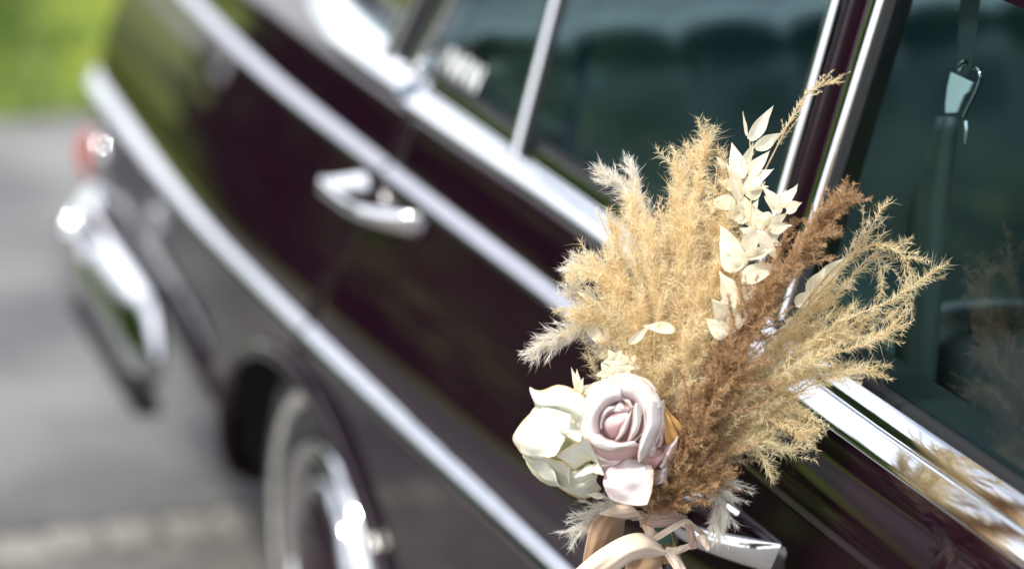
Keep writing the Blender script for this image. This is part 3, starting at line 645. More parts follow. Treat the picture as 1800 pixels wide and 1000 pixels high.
# ================================================================== BOUQUET (tied to the front door handle)
BD = 3.60
tie = dep(1165, 905, BD)
bq = thing('dried_flower_bouquet', 'dried flower bouquet of roses, reed plumes and cream leaves tied to the front door handle', 'bouquet', tuple(tie))
def bp(x, y, w=0.0): return dep(x, y, BD - w)          # w > 0: towards the viewer
PX = BD / FPX                                           # metres per photograph pixel at the bouquet
def unit(v): return v / (np.linalg.norm(v, axis=-1, keepdims=True) + 1e-12)
def frame_perp(T):
    r_ = rng.normal(size=T.shape); s_ = np.cross(T, r_); return unit(s_)
def plume(name, pts, mat, n_br=0, br_len=(.03, .01), br_ang=.5, start=.2, bl=(.006, .010), bw=.0009, dens=1500, b_ang=(.5, 1.0), stalk_bristles=True, curl=.25, droop=0.0, stem_r=.0011, br_curl=.3, bmat=None, wild=.14):
    """one plume: a stem with side branchlets, all set with fine bristles"""
    P = spline([bp(*q) for q in pts], 40); stem = MB().tube(P, np.linspace(stem_r, stem_r * .35, 40), 6); lines = []
    T = unit(np.gradient(P, axis=0))
    if stalk_bristles: lines.append((P[int(40 * start):], T[int(40 * start):], 1.0))
    for k in range(n_br):
        t = start + (1 - start) * (k + random.random()) / n_br; i = min(39, int(t * 39)); f_ = (t - start) / (1 - start)
        l = (br_len[0] + (br_len[1] - br_len[0]) * f_) * random.uniform(.7, 1.25)
        pe = frame_perp(T[i][None])[0]; a = br_ang * random.uniform(.35, 1.6); d = T[i] * math.cos(a) + pe * math.sin(a)
        s_ = np.linspace(0, 1, 9)[:, None]; q = P[i] + d * l * s_ + (T[i] * br_curl - pe * br_curl * .4 + rng.normal(0, .30, 3)) * l * s_ ** 2 + np.array([0, 0, -droop]) * l * s_ ** 2
        lines.append((q, unit(np.gradient(q, axis=0)), .85)); stem.tube(q, np.linspace(stem_r * .4, stem_r * .15, 9), 3, False)
    so = stem.build(name, 'twig' if bmat is None else bmat, bq)
    Bs, Ds, Ls, Cs = [], [], [], []
    for q, tq, sc in lines:
        seg = np.linalg.norm(np.diff(q, axis=0), axis=1); L = seg.sum(); n = max(4, int(L * dens)); c = np.concatenate([[0], np.cumsum(seg)])
        s_ = np.sort(rng.uniform(0, L, n)); pos = np.stack([np.interp(s_, c, q[:, i]) for i in range(3)], 1); tan = unit(np.stack([np.interp(s_, c, tq[:, i]) for i in range(3)], 1))
        pe = frame_perp(tan); a = rng.uniform(*b_ang, n)[:, None]; d = tan * np.cos(a) + pe * np.sin(a)
        taper = 1 - .45 * (s_ / L) ** 3
        Bs.append(pos); Ds.append(d); Ls.append(rng.uniform(*bl, n) * np.clip(rng.lognormal(-.08, .35, n), .3, 1.9) * taper * sc); Cs.append(tan * rng.uniform(-.1, .9, n)[:, None] * curl + rng.normal(0, wild, (n, 3)))
    me = bristle_mesh('bristles', np.concatenate(Bs), np.concatenate(Ds), np.concatenate(Ls), bw * rng.uniform(.7, 1.2, sum(map(len, Bs))), np.concatenate(Cs))
    stuff(link('bristles', me, mat, so, False)); return so
base = (1168, 890, -.005)
# golden feathery grass, upright in the middle and fanning left
gold = [[base, (1170, 700, .0), (1195, 480, .02), (1222, 340, .02), (1243, 240, .01)], [base, (1160, 700, .02), (1170, 500, .03), (1185, 380, .03), (1198, 285, .02)],
        [base, (1150, 690, .02), (1140, 540, .035), (1120, 420, .04), (1112, 360, .03)], [base, (1140, 690, .02), (1105, 560, .04), (1062, 495, .05), (1030, 482, .045)],
        [base, (1190, 690, .0), (1230, 520, .01), (1262, 400, .02), (1275, 300, .02)], [base, (1200, 690, .03), (1240, 560, .04), (1265, 470, .05), (1272, 400, .05)],
        [base, (1140, 720, .02), (1090, 600, .03), (1056, 562, .03), (1028, 556, .03)], [base, (1180, 660, .05), (1195, 540, .06), (1205, 450, .06), (1220, 380, .05)],
        [base, (1150, 660, .05), (1160, 560, .06), (1150, 470, .06), (1140, 410, .05)], [base, (1160, 700, .06), (1200, 600, .07), (1240, 530, .07), (1262, 480, .06)],
        [base, (1150, 740, .05), (1140, 640, .06), (1110, 560, .065), (1085, 520, .06)], [base, (1200, 720, .03), (1240, 620, .05), (1285, 520, .05), (1300, 430, .04)], [base, (1150, 700, .0), (1110, 560, .01), (1090, 470, .02), (1075, 400, .02)], [base, (1190, 740, .05), (1210, 660, .07), (1225, 600, .075), (1235, 550, .07)], [base, (1170, 700, -.02), (1210, 500, -.01), (1200, 350, 0), (1222, 270, 0)]]
for k, pts in enumerate(gold):
    plume('golden_grass_plume', pts, 'gold', n_br=46, br_len=(.048, .016), br_ang=.66, start=.22, bl=(.005, .0150), bw=.00040, dens=3000, b_ang=(.5, 1.45), curl=.1, wild=.34, stem_r=.0012, br_curl=.35)
tips = [(1246, 232), (1228, 262), (1205, 300), (1182, 318), (1160, 345), (1128, 352), (1098, 392), (1070, 420), (1042, 455), (1016, 500), (1012, 540), (1020, 580), (1262, 280), (1284, 330), (1150, 400), (1180, 360), (1215, 300), (1250, 330)]
for k, (x, y) in enumerate(tips):                      # loose single strands that break up the outline
    cx, cy = 1165 + (x - 1165) * .45 + random.uniform(-18, 18), 890 + (y - 890) * .55 + random.uniform(-20, 20); w = random.uniform(-.01, .06)
    plume('golden_grass_strand', [base, (cx, cy, w), ((cx + x) / 2 + random.uniform(-16, 16), (cy + y) / 2 + random.uniform(-14, 14), w + .01), (x, y, w)], ('gold', 'straw')[k % 2], n_br=9, br_len=(.026, .010), br_ang=.6, start=.45, bl=(.004, .011), bw=.00042, dens=1500, b_ang=(.5, 1.5), curl=.1, wild=.4, stem_r=.0008, br_curl=.2)
# straw fern wisps on the right, arching
straw = [[base, (1250, 740, .03), (1400, 560, .05), (1500, 450, .05), (1544, 378, .045)], [base, (1260, 750, .05), (1440, 590, .06), (1570, 525, .06), (1655, 468, .055)],
         [base, (1270, 740, .04), (1440, 500, .05), (1530, 432, .05), (1588, 452, .05), (1600, 515, .05), (1560, 560, .055)], [base, (1280, 760, .05), (1430, 640, .065), (1530, 600, .06), (1582, 560, .06)],
         [base, (1280, 770, .05), (1420, 680, .06), (1490, 655, .06), (1535, 652, .06)], [base, (1270, 780, .04), (1350, 700, .05), (1400, 715, .06), (1432, 738, .06)],
         [base, (1260, 800, .05), (1330, 735, .06), (1390, 740, .06), (1418, 772, .06)], [base, (1260, 800, .05), (1320, 770, .06), (1385, 790, .06), (1428, 752, .06)],
         [base, (1250, 820, .05), (1290, 775, .06), (1330, 790, .065), (1352, 826, .06)], [base, (1250, 790, .06), (1310, 735, .07), (1370, 745, .07), (1405, 765, .07)],
         [base, (1260, 760, .02), (1400, 600, .03), (1470, 520, .03), (1535, 450, .03), (1548, 520, .035), (1500, 590, .04)], [base, (1260, 740, .03), (1380, 620, .04), (1460, 560, .04), (1520, 555, .04)],
         [base, (1270, 760, .03), (1400, 640, .04), (1480, 600, .04), (1560, 590, .05)], [base, (1250, 780, .06), (1330, 690, .075), (1400, 640, .08), (1450, 620, .08)]]
fill = [[base, (1240, 760, .03), (1300, 690, .05), (1345, 640, .05), (1390, 590, .045)], [base, (1250, 780, .04), (1320, 720, .055), (1370, 680, .055), (1420, 660, .05)], [base, (1240, 800, .04), (1290, 750, .06), (1340, 720, .06), (1385, 720, .055)],
        [base, (1260, 740, .02), (1350, 620, .03), (1410, 560, .03), (1450, 510, .03)], [base, (1230, 820, .04), (1270, 790, .055), (1310, 770, .06), (1345, 775, .055)], [base, (1250, 760, .03), (1350, 660, .045), (1430, 610, .045), (1490, 580, .045)], [base, (1250, 770, .02), (1350, 680, .03), (1420, 650, .03), (1470, 650, .03)]]
for k, pts in enumerate(fill):
    plume('straw_fern_spray', pts, 'gold' if k % 2 else 'straw', n_br=40, br_len=(.040, .020), br_ang=.55, start=.2, bl=(.005, .0140), bw=.00040, dens=2800, wild=.34, b_ang=(.5, 1.4), curl=.1, stem_r=.0010, br_curl=.3)
for k, pts in enumerate(straw):
    tight = k in (5, 6, 7, 8, 9)
    plume('straw_fern_spray', pts, 'straw' if k % 3 else 'gold', n_br=18 if not tight else 12, br_len=(.036, .016), br_ang=.34, start=.30, wild=.28, bl=(.005, .0130), bw=.00055, dens=1700, b_ang=(.6, 1.25), curl=.1, stem_r=.0011, br_curl=.2)
plume('straw_fern_spray', [base, (1230, 620, -.01), (1300, 400, -.005), (1370, 250, 0), (1415, 170, 0), (1468, 142, 0)], 'straw', n_br=18, br_len=(.028, .010), br_ang=.22, start=.58, bl=(.003, .006), bw=.0008, dens=1300, stem_r=.0012)
plume('straw_fern_spray', [base, (1240, 640, -.01), (1290, 480, -.0), (1300, 350, .0), (1320, 260, .0)], 'straw', n_br=14, br_len=(.03, .012), br_ang=.3, start=.5, bl=(.003, .008), bw=.0008, dens=1000)
# brown reed plumes
plume('brown_reed_plume', [(1165, 895, .03), (1215, 770, .075), (1310, 590, .09), (1408, 444, .09), (1490, 340, .08)], 'brown', n_br=330, br_len=(.048, .014), br_ang=.98, start=.06, bl=(.0045, .0095), bw=.0007, dens=3200, wild=.22, b_ang=(.4, 1.25), curl=.1, stem_r=.0018, br_curl=.5, bmat='brown')
plume('brown_reed_plume', [(1170, 890, .05), (1200, 800, .08), (1240, 720, .09), (1275, 650, .09)], 'brown', n_br=110, br_len=(.036, .018), br_ang=.9, start=.1, bl=(.0045, .0095), bw=.0007, dens=3200, wild=.22, b_ang=(.4, 1.2), curl=.1, stem_r=.0016, br_curl=.3, bmat='brown')
plume('brown_reed_plume', [(1160, 905, .05), (1148, 880, .062), (1152, 850, .07), (1165, 825, .07)], 'brown', n_br=70, br_len=(.026, .016), br_ang=.9, start=.05, bl=(.0045, .0095), bw=.0007, dens=3000, wild=.22, b_ang=(.4, 1.2), curl=.1, stem_r=.0012, br_curl=.3, bmat='brown')
plume('brown_reed_plume', [(1160, 896, .045), (1185, 872, .07), (1220, 852, .078), (1262, 836, .075)], 'brown', n_br=80, br_len=(.030, .016), br_ang=.9, start=.1, bl=(.0045, .0095), bw=.0007, dens=3000, wild=.22, b_ang=(.4, 1.2), curl=.1, stem_r=.0012, br_curl=.3, bmat='brown')
plume('brown_reed_plume', [(1165, 890, .03), (1190, 840, .05), (1235, 800, .06), (1290, 760, .06)], 'brown', n_br=100, br_len=(.036, .018), br_ang=.9, start=.1, bl=(.0045, .0095), bw=.0007, dens=3200, wild=.22, b_ang=(.4, 1.2), curl=.1, stem_r=.0016, br_curl=.3, bmat='brown')
plume('brown_reed_plume', [(1200, 800, -.01), (1280, 620, .02), (1350, 480, .03), (1392, 395, .03)], 'brown', n_br=60, br_len=(.03, .012), br_ang=.4, start=.3, bl=(.0035, .007), bw=.0010, dens=1700, b_ang=(.3, .9), curl=.1, br_curl=.3, bmat='brown')
# white pampas tufts
for pts, nb in (([base, (1150, 640, -.01), (1140, 440, .0), (1110, 350, .0), (1066, 308, .0)], 70), ([base, (1130, 720, -.01), (1060, 600, .0), (1000, 590, .01), (948, 614, .02)], 70),
                ([base, (1150, 620, -.01), (1150, 450, -.01), (1125, 360, -.01), (1110, 300, -.01)], 40), ([base, (1130, 690, .0), (1080, 580, .01), (1040, 535, .015), (1012, 520, .02)], 40), ([base, (1130, 690, .0), (1080, 500, .01), (1050, 470, .015), (1020, 470, .02)], 40),
                ([(1170, 890, .0), (1215, 850, .03), (1250, 845, .045), (1266, 880, .05), (1262, 922, .05)], 60), ([(1170, 890, .0), (1120, 885, .01), (1060, 900, .01), (1028, 926, .01)], 40), ([base, (1160, 700, -.02), (1180, 560, -.02), (1170, 450, -.02)], 50)):
    plume('white_pampas_plume', pts, 'pampas', n_br=nb, br_len=(.026, .014), br_ang=.45, start=.35, bl=(.006, .013), bw=.00045, dens=2400, b_ang=(.25, .9), curl=.35, stem_r=.0010, br_curl=.3)

# cream leaves on bleached branches
def leaf_mesh(k):
    nu, nv = 7, 11; rows = []; al = []
    for v in np.linspace(0, 1, nv):
        w = .5 * math.sin(math.pi * min(1, v * .95 + .05) ** .72) ** .95 * (1 - .45 * v ** 2) * 1.12; r_ = []
        for u in np.linspace(-1, 1, nu):
            r_.append((u * w, v, .34 * abs(u) * w + .16 * math.sin(v * 3 + k) - .35 * v * v * (k % 3 - .8) + .05 * math.sin(u * 3 + v * 8 + k) + .03 * u * math.sin(v * 14 + k)))
        rows.append(r_)
    return MB().grid(np.array(rows))
LM = []
for k in range(5):
    b = leaf_mesh(k); me = mesh('leaf', b.v, b.f); me.materials.append(M['cream']); LM.append(me)
def place_leaf(parent, a, b, width, w0, w1, name='leaf', me=None, face=None, mat=None):
    A, Bp = bp(*a, w0), bp(*b, w1); d = Bp - A; L = np.linalg.norm(d); y = d / L
    n_ = -cF + .8 * (cR * random.uniform(-1, 1) + cU * random.uniform(-.6, 1)) if face is None else face
    x = unit(np.cross(y, n_)); z = np.cross(x, y); wd = 1.06 * width * PX
    m = Matrix(((x[0] * wd, y[0] * L, z[0] * wd, A[0]), (x[1] * wd, y[1] * L, z[1] * wd, A[1]), (x[2] * wd, y[2] * L, z[2] * wd, A[2]), (0, 0, 0, 1)))
    o = link(name, me or random.choice(LM), 'cream', parent); o.matrix_world = m; return o
def branch(name, pts, leaves, w=.0):
    P = spline([bp(*q) for q in pts], 30); st = MB().tube(P, np.linspace(.0012, .0005, 30), 6).build(name, 'twig', bq)
    for a, b, wd, *r_ in leaves:
        d0 = r_[0] if r_ else w; place_leaf(st, a, b, wd, d0, d0 + random.uniform(-.012, .022))
branch('cream_leaf_branch', [base, (1245, 700, .03), (1288, 560, .05), (1305, 480, .055), (1318, 400, .05), (1320, 330, .035), (1318, 245, .02)],
       [((1316, 246), (1364, 186), 22), ((1313, 240), (1306, 195), 9), ((1326, 260), (1381, 234), 22), ((1303, 314), (1286, 250), 28), ((1318, 308), (1349, 266), 22), ((1310, 332), (1363, 300), 28),
        ((1300, 352), (1272, 288), 26), ((1326, 352), (1298, 320), 20), ((1290, 360), (1246, 352), 26), ((1275, 296), (1257, 273), 9), ((1318, 350), (1345, 318), 22), ((1312, 392), (1282, 352), 28), ((1316, 398), (1338, 350), 26), ((1306, 300), (1324, 250), 20), ((1322, 340), (1352, 335), 22), ((1308, 372), (1270, 378), 26), ((1310, 380), (1296, 330), 22), ((1300, 330), (1262, 318), 20)], .03)
branch('cream_leaf_branch', [(1305, 490, .055), (1328, 425, .055), (1352, 392, .05), (1378, 362, .045), (1392, 335, .04)],
       [((1380, 362), (1399, 317), 20), ((1380, 369), (1411, 356), 20), ((1350, 396), (1396, 394), 26), ((1338, 413), (1381, 408), 26), ((1362, 371), (1343, 324), 24), ((1368, 376), (1352, 344), 22), ((1345, 402), (1326, 362), 24), ((1342, 405), (1385, 372), 22), ((1334, 420), (1302, 400), 24), ((1340, 418), (1372, 430), 22), ((1372, 365), (1386, 330), 18), ((1356, 385), (1330, 378), 20)], .05)
branch('cream_leaf_branch', [(1240, 690, .06), (1283, 585, .085), (1297, 520, .09), (1306, 460, .085), (1322, 400, .07)],
       [((1298, 475), (1266, 425), 36), ((1302, 494), (1377, 462), 30), ((1300, 445), (1262, 396), 30), ((1322, 412), (1383, 455), 28), ((1308, 450), (1362, 442), 26), ((1312, 440), (1330, 395), 26), ((1288, 560), (1250, 520), 34), ((1292, 540), (1262, 480), 34), ((1278, 590), (1240, 560), 30), ((1284, 575), (1318, 545), 26), ((1296, 520), (1330, 500), 24), ((1294, 530), (1258, 540), 26), ((1302, 470), (1288, 420), 26), ((1310, 455), (1345, 420), 24)], .085)
branch('cream_leaf_branch', [base, (1160, 720, .05), (1150, 620, .07), (1155, 560, .075), (1170, 500, .075)],
       [((1142, 494), (1176, 452), 30), ((1182, 535), (1234, 490), 32), ((1184, 582), (1132, 568), 20, .085), ((1106, 602), (1145, 574), 14, .085), ((1250, 574), (1281, 548), 16, .08), ((1196, 560), (1216, 520), 24)], .05)
branch('cream_leaf_branch', [base, (1120, 740, .02), (1080, 630, .03), (1050, 570, .03), (1030, 540, .03)],
       [((1044, 532), (1013, 510), 9), ((1032, 552), (1004, 543), 12), ((1030, 566), (997, 560), 12), ((1130, 604), (1060, 578), 38), ((1075, 590), (1020, 575), 30), ((1060, 560), (1035, 530), 16)], .03)
branch('cream_leaf_branch', [base, (1280, 720, -.005), (1380, 580, .0), (1440, 500, .0), (1480, 460, 0)],
       [((1438, 495), (1497, 450), 26), ((1398, 535), (1450, 512), 26), ((1420, 515), (1455, 470), 22), ((1380, 565), (1425, 560), 22), ((1370, 600), (1400, 560), 24)], .0)

# roses: every petal a folded sheet lofted through a few curves (x, y in a close-up of the photograph; w = height towards the viewer)
def zp(x, y): return 890 + x / 3.598, 620 + y / 3.598
def petal(parent, curves, mat, crinkle=.0005, n=26, m=14, jit=1.2, name='petal'):
    """curves: [(points, w or list of w, tone)]; tone runs along the petal from its foot (0) to its rim (1)"""
    C = []; tones = []; ph = random.uniform(0, 6)
    for q, (pts, w, tone) in enumerate(curves):
        ws = [w] * len(pts) if isinstance(w, (int, float)) else w; e = jit if q in (0, len(curves) - 1) else .3
        C.append(spline([bp(*zp(x + rng.normal(0, 1.5 * e), y + rng.normal(0, 1.5 * e)), d) for (x, y), d in zip(pts, ws)], n)); tones.append(tone)
    C = np.array(C); G_ = np.array([spline(C[:, k], m) for k in range(n)]).transpose(1, 0, 2)
    t = np.linspace(0, len(curves) - 1, m); tn = np.interp(t, range(len(curves)), tones); al = np.repeat(tn[:, None], n, 1)
    U_, V_ = np.meshgrid(np.linspace(0, 1, n), np.linspace(0, 1, m))
    d = crinkle * (np.sin(9 * U_ + 4 * V_ + ph) + .7 * np.sin(17 * U_ - 6 * V_ + 2 * ph) + .5 * np.sin(31 * U_ + 11 * V_ + 3 * ph) * (.3 + np.abs(V_ - .5)))
    G_ = G_ - cF * d[..., None] + cU * (.5 * d[..., None])
    b = MB().grid(G_); me = mesh(name, b.v, b.f); at = me.attributes.new('along', 'FLOAT', 'POINT'); at.data.foreach_set('value', al.ravel().astype(np.float32))
    o = link(name, me, mat, parent); sb = o.modifiers.new('d', 'SUBSURF'); sb.levels = 1; sb.render_levels = 1
    sd2 = o.modifiers.new('s', 'SOLIDIFY'); sd2.thickness = .0003; sd2.offset = 0; return o
def rose_core(name, label, cx, cy, rx, ry, w, dp, mat, tone):
    rows = []
    cx, cy = zp(cx, cy); rx /= 3.598; ry /= 3.598
    for k in np.linspace(0.04, .96, 12):
        a = k * math.pi; rows.append([bp(cx + rx * math.sin(a) * math.cos(q), cy + ry * math.sin(a) * math.sin(q), w + dp * math.cos(a)) for q in np.linspace(0, 2 * math.pi, 24, endpoint=False)])
    b = MB().grid(np.array(rows), True); b.fan(rows[0][::-1]); b.fan(rows[-1]); o = b.build(name, mat, bq)
    at = o.data.attributes.new('along', 'FLOAT', 'POINT'); at.data.foreach_set('value', [tone] * len(o.data.vertices)); o['label'] = label; return o
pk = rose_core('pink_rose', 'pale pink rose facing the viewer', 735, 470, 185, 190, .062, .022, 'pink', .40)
PKP = [
 ([([(590, 640), (620, 760), (700, 880)], .068, .6), ([(780, 620), (800, 760), (820, 900)], .078, .5), ([(985, 520), (1030, 660), (960, 820)], .068, .6)]),
 ([([(826, 632), (872, 700), (940, 728)], .092, .12), ([(868, 596), (918, 655), (972, 690)], .098, .2), ([(920, 560), (972, 612), (1022, 640)], .088, .6)]),
 # outer petals behind and below
 ([([(712, 676), (640, 745), (616, 835), (655, 922)], [.084, .098, .106, .104], .72), ([(770, 668), (745, 770), (735, 860), (750, 950)], [.090, .108, .112, .108], .8), ([(820, 668), (850, 770), (840, 870), (830, 966)], [.090, .104, .108, .112], .86), ([(884, 680), (930, 745), (926, 860), (888, 970)], [.085, .104, .112, .113], 1.0)]),
 ([([(462, 545), (490, 620), (545, 690), (640, 735)], [.085, .085, .084, .082], .97), ([(500, 550), (550, 610), (620, 670), (700, 700)], .099, .72), ([(540, 545), (610, 600), (690, 650), (760, 670)], .090, .5)]),
 ([([(545, 695), (575, 745), (640, 775)], .078, .97), ([(590, 690), (640, 720), (700, 735)], .092, .7), ([(640, 690), (700, 690), (740, 695)], .086, .5)]),
 ([([(945, 700), (955, 650), (1005, 580), (1072, 514)], .080, .5), ([(975, 725), (1010, 660), (1050, 590), (1088, 530)], .098, .62), ([(990, 742), (1048, 700), (1085, 625), (1093, 545)], .082, .9)]),
 ([([(932, 745), (930, 800), (940, 834)], .080, .55), ([(1000, 720), (990, 780), (970, 832)], .092, .75), ([(1052, 690), (1038, 765), (992, 828)], .078, 1.0)]),
 ([([(962, 415), (952, 510), (945, 600)], .092, .6), ([(990, 420), (985, 510), (965, 600)], .100, .45), ([(1012, 430), (1022, 515), (985, 592)], .084, .6)]),
 ([([(905, 560), (890, 620), (905, 655)], .102, .5), ([(925, 560), (915, 610), (920, 650)], .109, .6), ([(945, 570), (945, 620), (930, 650)], .098, .8)]),
 ([([(478, 585), (450, 475), (480, 340), (532, 222), (610, 168)], [.088, .090, .092, .092, .090], 1.0), ([(495, 575), (472, 472), (502, 350), (556, 240), (630, 185)], .099, .9), ([(530, 560), (510, 470), (540, 365), (590, 270), (660, 215)], .096, .7)]),
 ([([(575, 195), (680, 138), (790, 128), (895, 168), (965, 238)], [.086, .088, .088, .088, .086], 1.0), ([(590, 215), (685, 158), (785, 148), (880, 186), (945, 250)], .097, .9), ([(610, 250), (690, 195), (780, 185), (862, 222), (915, 285)], .095, .7)]),
 ([([(1000, 300), (1012, 420), (985, 520), (930, 610)], [.082, .088, .092, .094], 1.0), ([(985, 300), (994, 420), (965, 520), (912, 608)], .100, .9), ([(950, 310), (960, 420), (930, 515), (885, 600)], .098, .7)]),
 # great outer bowl, rolled outwards
 ([([(604, 205), (690, 158), (780, 146), (878, 182), (950, 250), (990, 335)], [.104, .105, .104, .106, .104, .101], 1.0), ([(622, 232), (692, 196), (772, 184), (862, 212), (924, 280), (956, 358)], .110, .93), ([(640, 280), (698, 244), (768, 234), (838, 260), (882, 325), (902, 398)], .1115, .88), ([(650, 318), (702, 284), (762, 276), (820, 302), (854, 360), (868, 424)], .107, .66), ([(660, 342), (702, 316), (756, 310), (806, 334), (838, 388), (850, 445)], .093, .34)]),
 ([([(488, 568), (468, 470), (497, 352), (553, 238), (640, 186), (716, 186)], [.104, .107, .108, .110, .111, .110], 1.0), ([(508, 552), (496, 465), (524, 360), (578, 270), (655, 222), (722, 222)], [.113, .1135, .1145, .115, .1155, .114], .93), ([(544, 545), (538, 465), (556, 384), (606, 312), (668, 272), (726, 264)], [.115, .116, .1165, .117, .1165, .114], .87), ([(584, 545), (576, 470), (585, 400), (624, 342), (674, 308), (724, 298)], .108, .62), ([(604, 545), (596, 472), (600, 408), (634, 358), (678, 328), (722, 318)], .093, .32)]),
 # front petal: pink outside, then its pale lip rolled over it
 ([([(560, 645), (640, 685), (770, 670), (855, 612)], [.090, .092, .094, .098], .33), ([(530, 600), (620, 645), (750, 635), (842, 592)], [.102, .105, .107, .106], .45), ([(520, 565), (600, 605), (720, 605), (835, 575)], [.107, .110, .111, .110], .5)]),
 ([([(590, 490), (640, 540), (705, 560), (790, 556)], [.096, .098, .100, .102], .42), ([(560, 505), (625, 552), (705, 572), (805, 560)], [.113, .117, .118, .116], .8), ([(525, 515), (600, 572), (692, 590), (820, 568)], [.117, .121, .122, .119], .9), ([(490, 528), (578, 600), (690, 614), (838, 578)], [.114, .117, .118, .116], 1.0)]),
 # right fold with its pointed tip
 ([([(984, 330), (984, 450), (938, 562), (882, 642), (842, 696)], [.100, .106, .110, .112, .112], 1.0), ([(935, 300), (945, 430), (905, 540), (868, 620), (839, 690)], [.112, .116, .120, .120, .113], .9), ([(895, 320), (900, 430), (872, 530), (848, 605), (834, 680)], [.115, .121, .124, .124, .113], .82), ([(858, 385), (852, 460), (842, 530), (832, 590), (828, 640)], [.096, .098, .102, .106, .106], .4)]),
 # inner petals
 ([([(606, 436), (640, 415), (700, 392), (780, 372)], [.101, .106, .110, .112], .78), ([(615, 480), (655, 468), (705, 448), (765, 425)], [.099, .110, .115, .112], .55), ([(640, 538), (672, 540), (705, 530), (742, 500)], [.090, .097, .102, .102], .35)]),
 ([([(776, 374), (735, 450), (706, 510), (684, 555)], [.109, .110, .108, .104], .45), ([(790, 362), (762, 440), (732, 505), (692, 556)], [.116, .120, .118, .108], .8), ([(797, 360), (780, 440), (752, 500), (702, 556)], [.109, .111, .110, .105], .92)]),
 ([([(798, 350), (794, 430), (776, 500), (756, 568)], [.109, .112, .110, .104], .4), ([(822, 318), (822, 420), (806, 500), (766, 570)], [.119, .123, .121, .109], .82), ([(848, 330), (850, 420), (832, 500), (778, 568)], [.112, .115, .114, .107], .95)]),
 ([([(850, 345), (866, 425), (850, 500), (800, 562)], [.104, .106, .106, .104], .4), ([(862, 350), (880, 428), (862, 505), (806, 566)], [.113, .117, .117, .112], .85), ([(872, 372), (884, 440), (866, 505), (815, 560)], [.104, .107, .108, .106], .95)]),
 ([([(588, 470), (592, 415), (622, 362), (680, 330)], [.104, .106, .108, .107], .92), ([(600, 480), (606, 425), (636, 376), (690, 345)], [.106, .109, .111, .110], .78), ([(620, 490), (626, 440), (652, 398), (700, 368)], [.092, .094, .097, .098], .4)]),
 ([([(598, 300), (640, 350), (690, 378), (776, 372)], [.098, .104, .107, .110], .9), ([(640, 330), (690, 350), (730, 360), (778, 366)], [.102, .108, .111, .112], .75), ([(690, 318), (730, 335), (760, 350), (782, 362)], [.097, .103, .106, .109], .5)]),
 ([([(688, 330), (715, 352), (745, 366), (772, 370)], [.106, .110, .113, .114], .9), ([(705, 318), (732, 338), (755, 352), (778, 362)], [.108, .112, .115, .115], .8), ([(728, 300), (750, 322), (768, 340), (786, 355)], [.100, .104, .107, .110], .45)]),
 ([([(705, 285), (742, 300), (772, 325), (788, 352)], [.103, .107, .110, .113], .9), ([(725, 278), (760, 296), (784, 318), (796, 345)], [.106, .110, .114, .115], .8), ([(752, 280), (780, 300), (795, 320), (802, 340)], [.098, .100, .104, .108], .45)]),
 ([([(742, 352), (760, 345), (772, 352), (768, 366)], .117, .9), ([(748, 358), (760, 354), (766, 358), (764, 366)], .112, .5)]),
]
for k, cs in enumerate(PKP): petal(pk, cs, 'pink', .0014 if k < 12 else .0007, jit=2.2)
wh = rose_core('white_rose', 'creamy white rose with brown petal edges', 330, 560, 235, 290, .046, .030, 'white_petal', .45)
